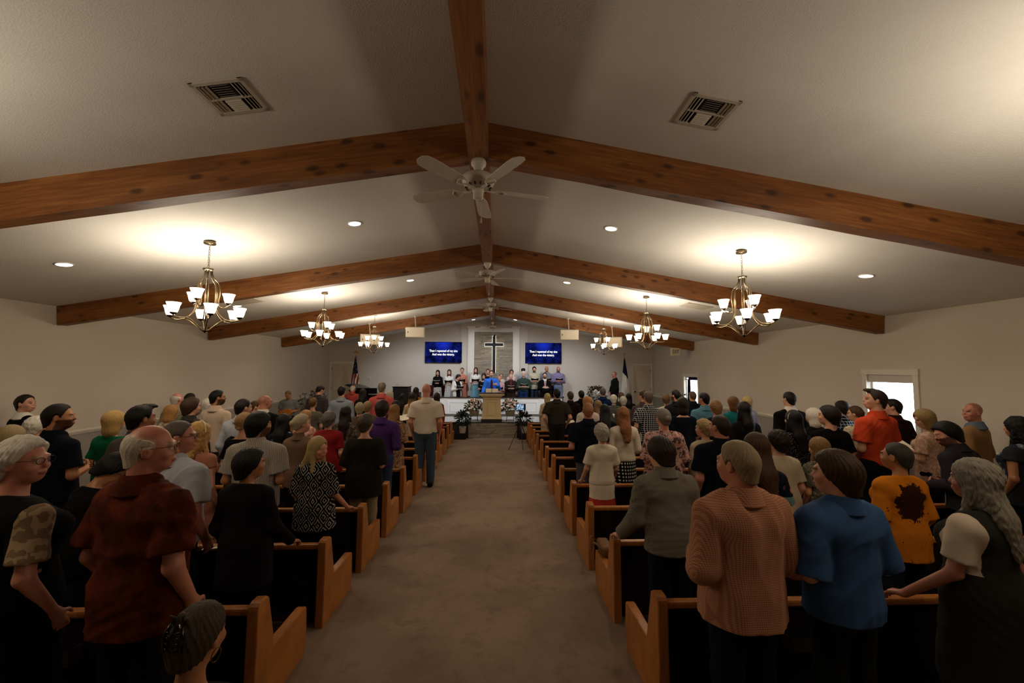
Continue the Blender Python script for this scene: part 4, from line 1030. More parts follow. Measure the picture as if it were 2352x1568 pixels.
def hair_sdf(style,seed,hs):
    """hair in the head frame (origin between the ears, y forward); hs = head scale"""
    S=SDF(); rnd=np.random.RandomState(seed); ph=rnd.uniform(0,6,4)
    infl=dict(short=.012,crop=.007,mop=.026,fringe=.004,bald=.0,curly=.026,afro=.045,bob=.024,long=.014,wavy=.020,updo=.012,bun=.013,pony=.012,braid=.013,clip=.014,quiff=.016,side=.018,pixie=.02)[style]
    S.el((0,-.014,.020),(.079+infl,.098+infl,.097+infl),k=.01)
    if style not in('bob','long','wavy'): S.rc((0,-.052,.0),(0,-.050,-.10),.064+infl*.9,.050+infl*.8,k=.03)
    long_=style in('bob','long','wavy')
    zl=dict(short=[-.115,-.112,-.080,.012,.018,-.014,.034,.084,.098,.10],crop=[-.100,-.096,-.070,.012,.018,-.002,.042,.088,.100,.10],mop=[-.125,-.122,-.11,-.075,-.040,-.030,.014,.058,.074,.08],
        fringe=[-.105,-.10,-.072,.010,.016,.0,.05,.2,.2,.2],curly=[-.125,-.12,-.105,-.07,-.035,-.015,.022,.066,.082,.088],updo=[-.10,-.095,-.08,-.03,.006,.0,.032,.076,.092,.096],pixie=[-.12,-.118,-.10,-.055,-.015,-.005,.032,.070,.086,.09])
    z0=np.array(zl.get(style,zl['updo'] if style in('bun','pony','braid','clip') else zl['curly'] if style=='afro' else zl['short'] if style in('quiff','side') else zl['mop']),F32)
    if style=='fringe':
        def cutf(P,D):
            z=P[...,2]; y=P[...,1]+.010*np.sin(z*150)+.25*(z-.02); return np.maximum(D,np.maximum(np.interp(y,HAIRLINE_Y,z0).astype(F32)-z, np.maximum(z-(.056-.22*np.clip(y+.03,-.2,.2)),y-.016)))
    elif long_:
        def cutf(P,D): return D
    else:
        def cutf(P,D):
            x,y,z=P[...,0],P[...,1],P[...,2]; jag=.004*np.sin(np.arctan2(x,-y)*33+ph[2])+.003*np.sin(np.arctan2(x,-y)*57+ph[1])
            c=np.interp(y,HAIRLINE_Y,z0).astype(F32)-z+jag.astype(F32); k=.016; h_=np.clip(.5-.5*(D-c)/k,0,1)
            return (D+(c-D)*h_+k*h_*(1-h_)).astype(F32)
    if style=='quiff': S.rc((-.03,.085,.095),(.03,.088,.10),.026,k=.03); S.rc((0,.02,.115),(0,.08,.11),.025,k=.02)
    if style=='side': S.rc((-.02,.07,.10),(.055,.06,.085),.026,k=.02)
    if style in('bob','long','wavy'):
        low=-.125 if style=='bob' else -.13
        S.rc((0,-.03,.0),(0,-.035,low),.102 if style=='bob' else .090,.100 if style=='bob' else .088,q=(1,.86,1),k=.03)
        if style!='bob':
            wv=.012 if style=='wavy' else .0
            S.rc((0,-.055,-.08),(.0,-.112,-.24),.095,.090,q=(1,.55,1),k=.03); S.rc((0,-.112,-.24),(.010,-.140,-.40),.090,.058,q=(1,.5,1),k=.03)
            for sx in (-1,1): S.rc((sx*.070,.01,-.06),(sx*.082,.05,-.25),.026,.022,k=.03)
        # open the face
        S.el((0,.118,-.036),(.072,.085,.118),k=.012,cut=True); S.rc((0,.125,-.11),(0,.125,-.5),.088,.115,k=.012,cut=True)
    if style=='bun': S.el((0,-.118,-.005),(.046,.040,.042),k=.012)
    if style=='pony': S.el((0,-.112,.02),(.022,.022,.022),k=.01); S.rc((0,-.125,.01),(0,-.135,-.20),.030,.014,k=.012)
    if style=='clip': S.rc((0,-.095,.06),(0,-.105,.115),.030,.018,k=.015); S.rc((-.02,-.10,.09),(-.03,-.125,.125),.012,.004,k=.01); S.rc((.02,-.10,.09),(.035,-.12,.12),.012,.004,k=.01)
    if style=='braid':
        for i in range(9): S.el((.016*(1 if i%2 else -1),-.108-.006*i+.001*i*i,-.055-.032*i),(.024-.0012*i,.02,.026),k=.008)
    amp=dict(curly=.0035,afro=.006,fringe=.002,crop=.0008,short=.0022).get(style,.003)
    def strands(P,D):
        x,y,z=P[...,0],P[...,1],P[...,2]
        if style in('curly','afro','wavy','pixie'):
            f=75. if style!='afro' else 60.
            n=np.sin(x*f+2*np.sin(z*30+ph[0]))*np.sin(y*f+2*np.sin(x*28+ph[1]))*np.sin(z*f*.9+2*np.sin(y*31+ph[2])); D=D-amp*2.0*n
        a=np.arctan2(x,-y)+.35*np.sin(z*14+ph[3])
        return D-amp*.7*(np.sin(a*29+ph[0])+.7*np.sin(a*47+ph[1]+z*20))
    S.post=[strands,cutf]
    lim=(.13,-.5)
    if hs!=1.: 
        pass
    return S
def glasses(parent,mat):
    b=MB()
    for sx in (-1,1):
        b.tube([(sx*.033+.024*math.cos(t),.106,.0+.018*math.sin(t)) for t in [2*PI*i/14 for i in range(15)]],.0016,5)
        b.tube([(sx*.057,.104,.006),(sx*.078,.05,.006),(sx*.080,-.005,.0),(sx*.078,-.02,-.015)],.0016,5)
    b.tube([(-.009,.107,.004),(0,.109,.006),(.009,.107,.004)],.0016,5)
    return b.build('glasses',mat,parent)
POSES={'side':((.055,-.035,-.27),(.03,.09,-.50)),'front':((.062,-.03,-.275),(-.10,.25,-.29)),'rail':((.06,.03,-.26),(.085,.27,-.50)),'fold':((.055,.01,-.265),(-.13,.20,-.26)),'clasp':((.055,.0,-.28),(-.11,.20,-.44)),
       'hip':((.10,-.07,-.27),(.02,.06,-.46)),'book':((.05,.0,-.275),(-.09,.27,-.22)),'lean':((.07,.05,-.26),(.13,.30,-.44)),'raise':((.07,.10,-.25),(.0,.32,-.12))}
NP=[0]; TIMES={}
def person(x,y,z,h,label,hair=('short','#2b1d14'),skin='fair',top=None,bottom=None,sex='m',b=1.0,turn=0.,head=(0.,0.),arms=('side','side'),res=.012,lean=0.,sit=False,extra=(),group=None,beard=None,belly=0.,hb=1.0):
    """x,y,z feet; h height; turn/head yaw in degrees, positive to the person's right; lean forward in degrees"""
    NP[0]+=1; seed=NP[0]; m=(sex=='m'); sc=h/1.75
    root=empty('person',label,'person',(x,y,z),-math.radians(turn),group)
    dz=-.45*sc if sit else 0.
    sw=(.188 if m else .162)*sc*(.55+.45*b); g_=.5+.5*b
    hsc=(.97 if m else .93)*hb*(.55+.45*sc)
    top=dict(top or {}); tc=top.get('c','#555555'); sl=top.get('sl','short'); hem=top.get('hem',.90); inf=top.get('inf',.012); collar=top.get('collar',m)
    lr=math.radians(lean); LX=rotx(-lr)
    piv=np.array((0,0,.95*sc+dz),F32)
    def up(p):   # joints of the upper body (leaning about the hips)
        q=np.array(p,F32)*sc+np.array((0,0,dz),F32); return LX@(q-piv)+piv
    UF=(LX,piv-LX@piv)
    # ---- torso shapes shared by body and top
    def torso(S,d,lo=.88):
        u=lambda X,Y,Z:np.array((X*sc,Y*sc,Z*sc+dz),F32)
        wa=(.150 if m else .132)*b; ch=(.166 if m else .148)*g_; hp=(.158 if m else .168)*b
        S.rc(u(0,-.002,.95),u(0,.004,1.13),hp*sc+d,wa*sc+d,q=(1,.72,1),k=.04,fr=UF)
        S.rc(u(0,.004,1.13),u(0,-.008,1.275),wa*sc+d,ch*sc+d,q=(1,.68,1),k=.05,fr=UF)
        s7=sw/sc
        S.rc(u(-s7*.66,-.018,1.335),u(s7*.66,-.018,1.335),.070*sc*g_+d,k=.05,fr=UF)
        for e in (-1,1): S.rc(u(e*.022,-.03,1.448),u(e*s7*.92,-.014,1.372),.036*sc+d*.7,.046*sc+d,k=.04,fr=UF)
        if not m:
            for e in (-1,1): S.el(u(e*.075,.085,1.265),np.array((.066,.060,.066),F32)*sc*g_+d,k=.05,fr=UF)
        if belly: S.el(u(0,.07,1.06),np.array((.15,.12,.15),F32)*sc*belly+d,k=.06,fr=UF)
    sh=[up((e*sw/sc,-.012,1.365)) for e in (-1,1)]; el=[];wr=[]
    for i,e in enumerate((-1,1)):
        P=POSES[arms[i]]; base=np.array((e*sw/sc,-.012,1.365),F32)
        f=np.array((e,1,1),F32); el.append(up(base+np.array(P[0],F32)*f)); wr.append(up(base+np.array(P[1],F32)*f) if arms[i] not in('rail',) else up(base+np.array(P[1],F32)*f))
    # ---- head frame
    hy,hp_=math.radians(head[0]),math.radians(head[1]); HR=(LX@rotz(-hy)@rotx(-hp_)).astype(F32) if not sit else (rotz(-hy)@rotx(-hp_)).astype(F32)
    npv=np.array((0,-.02,1.50),F32); hc0=np.array((0,.0,1.75-.115*hsc/sc),F32)
    pv=up(npv); hc=pv+HR@((hc0-npv)*sc)
    HF=(HR,hc)
    def hp(S):   # head
        q=hsc; A=lambda *v:tuple(np.array(v)*q)
        S.el(A(0,-.014,.020),A(.077,.096,.095),k=.02,fr=HF)
        S.el(A(0,.030,-.040),A(.062,.068,.078),k=.03,fr=HF); S.el(A(0,.050,-.088),A(.043 if m else .038,.042,.034),k=.03,fr=HF)
        if res<.0135:
            S.rc(A(-.034,.086,.019),A(.034,.086,.019),.011*q,k=.016,fr=HF)
            for e in (-1,1):
                if res<.0095: S.el(A(e*.031,.108,-.004),A(.017,.013,.011),k=.012,fr=HF,cut=True); S.el(A(e*.031,.087,-.003),A(.0125,.0125,.0105),k=.004,fr=HF)
                S.el(A(e*.040,.070,-.038),A(.022,.022,.022),k=.02,fr=HF)
            S.el(A(0,.098,-.065),A(.025,.011,.0075),k=.006,fr=HF); S.el(A(0,.096,-.074),A(.021,.011,.007),k=.006,fr=HF)
        S.rc(A(0,.092,.004),A(0,.108,-.031),.0085*q,.0115*q,k=.012,fr=HF)
        for e in (-1,1):
            S.el(A(e*.079,-.006,-.018),A(.011,.020,.032),k=.008,fr=HF)
            if res<.010: S.el(A(e*.089,.000,-.016),A(.006,.010,.018),k=.006,fr=HF,cut=True)
    nr=(.058 if m else .047)*sc*(.7+.3*b)
    BS=SDF()
    nb=up((0,-.028,1.40)); nt=hc+HR@np.array((0,-.022,-.055),F32)*hsc
    BS.rc(nb,nt,nr*1.12,nr,k=.03); hp(BS)
    sub=SDF(); torso(BS,-.022*sc)
    arm_r=(.046 if m else .041)*sc*(.62+.38*b)
    for i,e in enumerate((-1,1)):
        if arms[i]=='hide': continue
        BS.rc(sh[i],el[i],arm_r,arm_r*.84,k=.03); BS.rc(el[i],wr[i],arm_r*.84,arm_r*.56,k=.02)
        d=wr[i]-el[i]; d=d/np.linalg.norm(d)
        if arms[i] in('rail','lean'): dd,ss,uu=np.array((0,1,-.25)),np.array((-e,.15,0)),np.array((0,0,-1))
        elif arms[i] in('side','hip'): dd,ss,uu=d+np.array((0,.05,-.5)),np.array((0,1,.3)),np.array((-e,0,0))
        else: dd,ss,uu=np.array((-e*.8,.55,.15)),np.array((0,.3,1.)),np.array((-e*.4,-.6,0))
        hand_prims(BS,wr[i],dd,ss,uu,sc*(1. if m else .92),r=.0088 if res<.01 else .0105,curl=.95 if arms[i] in('rail','lean') else .6)
    legs=(bottom or {}).get('legs'); 
    hj=[np.array((e*.088*sc,0,.90*sc+dz),F32) for e in(-1,1)]
    if sit: kj=[np.array((e*.10*sc,.42*sc,.47*sc),F32) for e in(-1,1)]; aj=[np.array((e*.10*sc,.40*sc,.075*sc),F32) for e in(-1,1)]
    else: kj=[np.array((e*.095*sc,.012,.49*sc),F32) for e in(-1,1)]; aj=[np.array((e*.10*sc,-.015,.075*sc),F32) for e in(-1,1)]
    if legs:
        for i in(0,1): BS.rc(hj[i],kj[i],.08*sc*g_,.055*sc*g_,k=.03); BS.rc(kj[i],aj[i],.052*sc*g_,.036*sc,k=.02); BS.rc(aj[i]+np.array((0,-.02,-.03),F32),aj[i]+np.array((0,.13,-.05),F32),.035*sc,.022*sc,k=.02)
    lo=None if (legs or res<.01) else np.array((-9,-9,1.02*sc+dz),F32)
    if lo is not None and any(a in('side','rail','hip','clasp','lean') for a in arms): lo=np.array((-9,-9,.70*sc+dz),F32)
    V,Q=polygonize(BS,res,lo)
    sk=np.array(lin(SKINS.get(skin,skin)),F32); cols=np.tile(sk,(len(V),1))
    L=(V-hc)@HR/hsc; lx,ly,lz=L.T; face=(ly>.03)&(np.abs(lz)<.14)
    def paint(mask,c,t=1.): cols[mask]=cols[mask]*(1-t)+np.array(lin(c),F32)*t
    if res<.0095:
        paint(face&(((lx)/.027)**2+((lz+.069)/.0125)**2<1)&(ly>.08),'#9a4a44',.75)
        for e in(-1,1):
            ex=(lx-e*.031); paint(face&((ex/.0125)**2+((lz+.003)/.0075)**2<1)&(ly>.085),'#cfc6bd'); paint(face&(ex**2+(lz+.003)**2<.0058**2)&(ly>.085),'#1d130e')
            paint(face&(np.abs(ex)<.018)&(np.abs(lz-.019+.08*np.abs(ex)*0)<.0048)&(ly>.07),hair[1],.8)
    else:
        for e in(-1,1): paint(face&(((lx-e*.031)/.017)**2+((lz+.003)/.012)**2<1)&(ly>.05),'#2a1a14',.8); paint(face&(np.abs(lx-e*.031)<.020)&(np.abs(lz-.022)<.007)&(ly>.06),hair[1],.55)
        paint(face&(np.abs(lx)<.024)&(np.abs(lz+.069)<.010)&(ly>.08),'#8a4a44',.6)
    if beard: paint((ly>-.005+.3*np.clip(lz+.04,-.1,.1))&(lz<-.030)&(lz>-.135)&~((np.abs(lx)<.022)&(np.abs(lz+.069)<.009)),beard,.88)
    if hair[0] in('bald','fringe') and len(hair)>2 and hair[2]=='stubble': paint((lz>-.02-.4*ly*0)&(ly<.045)&(lz>-.06)&(np.hypot(lx,ly)>.0)&((ly<.01)|(lz>.05))&(np.sqrt(lx**2+ly**2+(lz-.02)**2)<.125)&(lz>-.07),hair[1],.45)
    if hair[0]=='fringe': paint((lz<.064-.3*np.clip(ly+.03,-.2,.2))&(lz>-.0)&(ly<.03)&(np.sqrt(lx**2+ly**2)<.12),hair[1],.7)
    if hair[0]=='fringe': paint((lz>.03)&(ly>-.10)&(np.sqrt(lx**2+ly**2)<.1),'#c2765f',.35)
    body=link('body',np_mesh('body',V,Q,cols),M_SKIN,root)
    hm=Matrix([[float(v) for v in r] for r in HR]).to_4x4(); hm.translation=Vector([float(v) for v in hc])
    hsM=hm@Matrix.Diagonal((hsc,hsc,hsc,1))
    # ---- hair
    if hair[0] not in('bald',):
        HS=hair_sdf(hair[0],seed,1.); r=polygonize(HS,max(res*.9,.0045))
        if r:
            if hair[0] in('long','wavy') and len(hair)>4: r[0][:,2]=np.where(r[0][:,2]<-.12,-.12+(r[0][:,2]+.12)*hair[4],r[0][:,2])
            ho=link('hair',np_mesh('hair',*r),m_hair(hair[1],hair[2] if len(hair)>2 else None,hair[3] if len(hair)>3 else None),root); ho.matrix_basis=hsM
            if 'clip' in extra:
                b_=MB(); 
                for e in(-1,1):
                    b_.tube([(e*.018,-.128,.10),(e*.040,-.135,.055),(e*.034,-.128,.0)],.008,8)
                    for i in range(4): b_.tube([(e*.036,-.132,.075-.02*i),(e*.012,-.142,.070-.02*i)],.0045,6)
                b_.build('hair_clip',M_BLACKGLOSS,ho,smooth=True)
    if 'glasses' in extra or 'goldglasses' in extra: glasses(root,M_NICKEL if 'goldglasses' in extra else M_BLACK).matrix_basis=hsM
    if 'headglasses' in extra:
        gl=glasses(root,M_BLACK); gl.matrix_basis=hsM@Matrix.Translation((0,-.06,.085))@Matrix.Rotation(.9,4,'X')
    if 'hoops' in extra:
        b_=MB()
        for e in(-1,1): b_.tube([(e*.086,.0+.026*math.cos(t),-.075+.026*math.sin(t)) for t in [2*PI*i/16 for i in range(17)]],.0022,6)
        b_.build('hoop_earrings',M_NICKEL,root).matrix_basis=hsM
    if 'headband' in extra:
        b_=MB(); b_.tube([(.100*math.cos(t),.012,.02+.122*math.sin(t)) for t in [PI*i/16 for i in range(17)]],.006,6); b_.build('headband',plain('#d8cdb4',.6),root).matrix_basis=hsM
    if 'cap' in extra:
        b_=MB(); b_.lathe([(.10,.03),(.102,.06),(.09,.10),(.05,.13),(0,.138)],18,c=(0,-.014,0)); b_.prism([(-.07,.06),(-.05,.14),(0,.16),(.05,.14),(.07,.06)],.03,.037,axis=2); b_.build('cap',plain('#14161c',.9),root,smooth=40).matrix_basis=hsM
    if 'headset' in extra:
        b_=MB(); b_.tube([(.08,.0,-.01),(.082,.03,-.03),(.065,.085,-.06)],.0025,5); b_.tube([(.104*math.cos(t),-.02,.0+.118*math.sin(t)) for t in [PI*i/12 for i in range(13)]],.004,5); b_.build('headset',plain('#c9c4ba',.4),root).matrix_basis=hsM
    # ---- top
    if top.get('c') is not None:
        TS=SDF(); torso(TS,inf*sc)
        if hem<.90: TS.rc(np.array((0,0,.95*sc+dz),F32),np.array((0,0,hem*sc+dz),F32),(.160 if m else .170)*b*sc+inf,((.172 if m else .185)*b*sc+inf)*top.get('flare',1.0),q=(1,.74,1),k=.04,flat=True)
        fr_=dict(none=0,cap=.30,short=.72,elbow=1.0,long=2.0)[sl]
        ai=arm_r+(.020 if m else .015)*sc*top.get('loose',1.)
        for i in(0,1):
            if fr_==0: continue
            if fr_<=1: TS.rc(sh[i],sh[i]+(el[i]-sh[i])*fr_,ai*.94,ai*1.08,k=.022,flat=True)
            else: TS.rc(sh[i],el[i],ai*.95,ai*.88,k=.022); TS.rc(el[i],el[i]+(wr[i]-el[i])*top.get('cuff',.97),ai*.88,ai*.72,k=.02,flat=True)
        neckr=nr*(1.18 if collar else top.get('neck',1.3))
        ncp=up((0,-.018,1.475)); 
        hz=hem*sc+dz
        wrk=folds(seed,.014*sc*top.get('wr',1.) if res<.013 else .008*sc*top.get('wr',1.))
        scoop=top.get('scoop',0.)
        nz=1.60 if collar else 1.458-scoop
        def post(P,D):
            D=wrk(P,D)
            q=(P-UF[1])@UF[0]
            zz=q[...,2]-dz; xx=q[...,0]; yy=q[...,1]
            lim=nz*sc-.30*np.clip(yy,-.1,.3)*(1 if not scoop else .6)
            rr=np.sqrt(xx**2+(yy+.02)**2); D=np.maximum(D,np.where(rr<.14*sc,(zz-lim)*.8,-1))
            if fr_==0: D=np.maximum(D,np.where(zz>1.2*sc,np.abs(xx)-sw*.80,-1))
            D=np.maximum(D,hz-P[...,2]); return D
        TS.post=[post]
        V,Q=polygonize(TS,res*top.get('resf',1.15))
        cm=cloth(tc); link(top.get('name','shirt' if m else 'blouse'),np_mesh('top',V,Q),cm,root)
        if collar:
            b_=MB(); n=24; rings=[]
            for rr,zz,tilt in ((nr*1.10,1.515,.0),(nr*1.26,1.520,.0),(nr*1.86,1.432,.25),(nr*1.6,1.418,.25)):
                ring=[]
                for j in range(n):
                    t=2*PI*j/n; px_,py_=rr/sc*math.sin(t),-rr/sc*math.cos(t)*1.05-.022
                    q=up((px_,py_,zz-.55*max(0,py_+.02)-(.012 if zz<1.5 else 0)*math.cos(t)*0)); ring.append(b_.b.verts.new([float(v) for v in q]))
                rings.append(ring)
            for p_,q_ in zip(rings,rings[1:]+rings[:1]):
                for j in range(n): b_.b.faces.new((p_[j],p_[(j+1)%n],q_[(j+1)%n],q_[j]))
            bmesh.ops.recalc_face_normals(b_.b,faces=b_.b.faces[:])
            b_.build('collar',cloth(top.get('cc',tc)),root,smooth=50)
        if 'tie' in top:
            b_=MB(); b_.prism([(-.022,1.42),(.022,1.42),(.030,1.40),(.024,1.385),(.042,1.12),(0,1.06),(-.042,1.12),(-.024,1.385),(-.030,1.40)],.128,.14,axis=1)
            for v_ in b_.b.verts: v_.co=Vector((v_.co.x*sc,(v_.co.y+top.get('tieout',.005)+.03*max(0,1.45-v_.co.z))*sc*(1 if not belly else 1.15),v_.co.z*sc+dz))
            b_.build('necktie',cloth(top['tie']),root)
        if 'shirtfront' in top:
            b_=MB(); b_.prism([(-.05,1.46),(.05,1.46),(.012,1.08),(-.012,1.08)],.115,.128,axis=1)
            for v_ in b_.b.verts: v_.co=Vector((v_.co.x*sc,v_.co.y*sc,v_.co.z*sc+dz))
            b_.build('shirt_front',cloth(top['shirtfront']),root)
    # ---- lower garments
    bt=dict(bottom or {}); bc=bt.get('c','#16181d'); br=max(res*1.5,.016) if not bt.get('fine') else res
    if bt.get('skirt'):
        KS=SDF(); hz=bt['skirt']*sc; KS.rc((0,0,1.02*sc),(0,0,.86*sc),.142*b*sc,.175*b*sc,q=(1,.72,1),k=.03); KS.rc((0,0,.86*sc),(0,.0,hz),.172*b*sc,bt.get('w',.21)*b*sc,q=(1,.78,1),k=.03,flat=True)
        w_=folds(seed+5,.008)
        def kp(P,D):
            a=np.arctan2(P[...,0],P[...,1]); return np.maximum(w_(P,D)-.008*np.sin(a*11)*np.clip((.9*sc-P[...,2])*2,0,1),P[...,2]-1.04*sc)
        KS.post=[kp]; V,Q=polygonize(KS,br); link('skirt',np_mesh('skirt',V,Q),cloth(bc),root)
    else:
        TR=SDF(); TR.rc(hj[0]+np.array((.02,0,.02),F32),hj[1]+np.array((-.02,0,.02),F32),.118*sc*g_,k=.03,q=(1,.92,1)); TR.rc(np.array((0,0,.93*sc+dz),F32),np.array((0,0,1.0*sc+dz),F32),.150*sc*b,.146*sc*b,q=(1,.72,1),k=.03)
        for i in(0,1):
            TR.rc(hj[i],kj[i],.094*sc*g_,.070*sc*g_,k=.04)
            if not bt.get('shorts'): TR.rc(kj[i],aj[i]+np.array((0,0,-.02),F32),.070*sc*g_,.060*sc,k=.03,flat=True)
        w_=folds(seed+5,.008)
        if not sit: TR.post=[lambda P,D:np.maximum(w_(P,D),P[...,2]-1.03*sc)]
        V,Q=polygonize(TR,br); link('trousers',np_mesh('trousers',V,Q),cloth(bc),root)
        if bt.get('belt'):
            b_=MB(); b_.lathe([(.158*b*sc,1.0*sc),(.162*b*sc,1.0*sc),(.160*b*sc,1.035*sc),(.156*b*sc,1.035*sc)],28)
            for v_ in b_.b.verts: v_.co.y*=.73
            b_.build('belt',M_BLACK,root)
    for i in(0,1):
        KS=SDF(); a=aj[i]; KS.rc(a+np.array((0,-.045,-.045),F32)*sc,a+np.array((0,.10,-.048),F32)*sc,.042*sc,.040*sc,k=.03,q=(1,1,.9)); KS.rc(a+np.array((0,-.02,.0),F32)*sc,a+np.array((0,-.02,-.03),F32)*sc,.045*sc,k=.03); KS.el(a+np.array((0,.15,-.052),F32)*sc,np.array((.040,.055,.026),F32)*sc,k=.03)
        zf=.002
        KS.post=[lambda P,D:np.maximum(D,zf-P[...,2])]
        V,Q=polygonize(KS,.012 if res<.01 else .02); link('shoe',np_mesh('shoe',V,Q),cloth(bt.get('shoe','#15120f')),root)
    return root,hc,wr
def hymnal(x,y,z,rz,label,tilt=.5,size=1.,group=None,open_=True):
    """open hymnal lying in a hand; spine along the reader's line of sight"""
    o=empty('hymnal',label,'book',(x,y,z),rz,group)
    bc=plain('#17110f',.6,name='book_cover'); bp=plain('#e6ddc8',.8,name='book_pages',var=.06)
    for e in(-1,1):
        b=MB(); b.box((0,-.085*size,-.004) if e>0 else (-.135*size,-.085*size,-.004),(.135*size,.085*size,.0) if e>0 else (0,.085*size,.0)); c=b.build('cover',bc,o,None,(0,-e*.25,0))
        b=MB(); b.box((.002,-.08*size,.0) if e>0 else (-.128*size,-.08*size,.0),(.128*size,.08*size,.014) if e>0 else (-.002,.08*size,.014),bev=.003); b.build('pages',bp,o,None,(0,-e*.25,0))
    o.rotation_euler=Euler((tilt,0,rz),'XYZ'); return o

def reader(x,y,z,h,label,book=None,bs=None,at=None,**k):
    r,hc,wr=person(x,y,z,h,label,**k); c=(wr[0]+wr[1])/2 if bs is None else wr[bs]+np.array((.06,.05,.02),F32); a=-math.radians(k.get('turn',0)); lx,ly=float(c[0]),float(c[1])+.07
    if at: return hymnal(*at,a,book,tilt=.45,size=1.5,group='open hymnals in the pews')
    hymnal(x+lx*math.cos(a)-ly*math.sin(a),y+lx*math.sin(a)+ly*math.cos(a),z+float(c[2])+.02,a,book,tilt=.55 if bs is None else .1,size=1.3,group='open hymnals in the pews')
# ------------------------------------------------------------------ the congregation, back rows first
person(-2.466,2.205,fz(2.205),1.732,'white-haired woman in glasses, black dress with beige patterned sleeves',**{'sex': 'f', 'b': 1.18, 'hair': ('pixie', '#cfc8bb', '#e6e0d4'), 'top': {'c': ('sleevepatch', '#050506', '#7d6650', '#a58c70', 0.205, 1.08), 'sl': 'short', 'hem': 0.45, 'flare': 1.1, 'name': 'dress', 'loose': 1.6, 'scoop': 0.0, 'inf': 0.016}, 'bottom': {'c': '#050506', 'skirt': 0.4}, 'head': (60, 2), 'turn': 22, 'arms': ('side', 'side'), 'extra': ('glasses',), 'skin': 'pink', 'res': 0.0068})
person(-1.835,2.205,fz(2.205),1.801,'balding white-fringed man in glasses and a rust leaf-print shirt',**{'hair': ('fringe', '#c9bfae'), 'skin': 'ruddy', 'top': {'c': ('rust', '#1a0803', '#6e2c10', 9.0), 'sl': 'short', 'hem': 0.78, 'loose': 1.3, 'inf': 0.02, 'wr': 1.5, 'flare': 1.0}, 'bottom': {'c': '#0d0d10'}, 'head': (48, 2), 'turn': 14, 'b': 1.16, 'belly': 0.7, 'extra': ('goldglasses',), 'arms': ('side', 'side'), 'res': 0.0068})
person(1.353,2.205,fz(2.205),1.710,'grey-blond man in a peach checked long-sleeved shirt and jeans',**{'hair': ('short', '#8d7a5e', '#b8a482'), 'skin': 'ruddy', 'top': {'c': ('check', '#b58468', '#8d5c48', 95.0), 'sl': 'long', 'hem': 0.8, 'wr': 1.7, 'loose': 1.4, 'inf': 0.022, 'cuff': 0.9, 'flare': 1.0}, 'bottom': {'c': ('denim', '#0b111d')}, 'head': (-24, 2), 'turn': -6, 'b': 1.2, 'arms': ('front', 'front'), 'belly': 0.6, 'res': 0.0068})
person(1.916,2.205,fz(2.205),1.650,'brown-haired young man in a plain medium blue polo',**{'hair': ('mop', '#33200f', '#5c3c1e'), 'top': {'c': '#34507a', 'sl': 'elbow', 'hem': 0.84, 'name': 'polo', 'wr': 1.5, 'loose': 1.7, 'inf': 0.022}, 'bottom': {'c': '#15170f'}, 'head': (-32, 2), 'turn': -8, 'b': 1.14, 'arms': ('front', 'front'), 'res': 0.0068})
person(2.735,2.205,fz(2.205),1.605,'woman with long grey hair, white tee and dark pinafore, hand on a pew',**{'sex': 'f', 'hair': ('wavy', '#7d7769', '#b9b3a4'), 'top': {'c': ('sleevepatch', '#23231f', '#bdae9c', '#bdae9c', 0.165, 1.02), 'sl': 'short', 'hem': 0.45, 'name': 'pinafore_and_tee', 'loose': 1.5, 'inf': 0.02, 'flare': 1.15}, 'bottom': {'c': '#2a2a26', 'skirt': 0.4}, 'head': (-12, 2), 'turn': -16, 'b': 1.22, 'arms': ('rail', 'side'), 'skin': 'ruddy', 'res': 0.0068})
person(-2.957,3.010,fz(3.010),1.522,'dark-haired woman in glasses and black top looking down into her lap',**{'sex': 'f', 'hair': ('mop', '#0c0908'), 'top': {'c': '#060607', 'sl': 'short', 'hem': 0.8, 'scoop': 0.02}, 'head': (42, 38), 'turn': 22, 'lean': 12, 'extra': ('glasses',), 'skin': 'tan', 'arms': ('front', 'front'), 'res': 0.0075})
person(-2.412,3.150,fz(3.150),1.723,'man with grey crew cut and glasses in a pale blue-white shirt',**{'hair': ('crop', '#5a5047'), 'top': {'c': '#a9adb6', 'sl': 'short', 'hem': 0.86, 'loose': 1.6, 'wr': 1.4, 'inf': 0.02}, 'skin': 'ruddy', 'head': (50, 2), 'turn': 16, 'b': 1.12, 'extra': ('glasses',), 'res': 0.0075})
person(-1.873,3.150,fz(3.150),1.507,'short-haired dark woman in a plum-black long jacket, hand on a pew',**{'sex': 'f', 'hair': ('mop', '#15110f'), 'top': {'c': '#120c10', 'sl': 'long', 'hem': 0.62, 'name': 'long_jacket', 'flare': 1.05, 'loose': 1.3, 'inf': 0.018, 'cuff': 0.95}, 'bottom': {'c': '#050506'}, 'head': (38, 0), 'turn': 6, 'arms': ('side', 'rail'), 'skin': 'tan', 'b': 1.1, 'res': 0.0075})
person(1.318,3.033,fz(3.033),1.601,'brown-haired young man in an olive-grey checked shirt leaning on a pew',**{'hair': ('mop', '#25170e', '#3f2818'), 'top': {'c': ('check', '#7a7568', '#5d5a50', 150.0), 'sl': 'long', 'hem': 0.86, 'wr': 1.6, 'loose': 1.5, 'inf': 0.02, 'cuff': 0.85}, 'bottom': {'c': ('denim', '#0d121d'), 'belt': 1}, 'head': (-14, 6), 'turn': -4, 'lean': 10, 'arms': ('lean', 'lean'), 'b': 1.08, 'res': 0.0075})
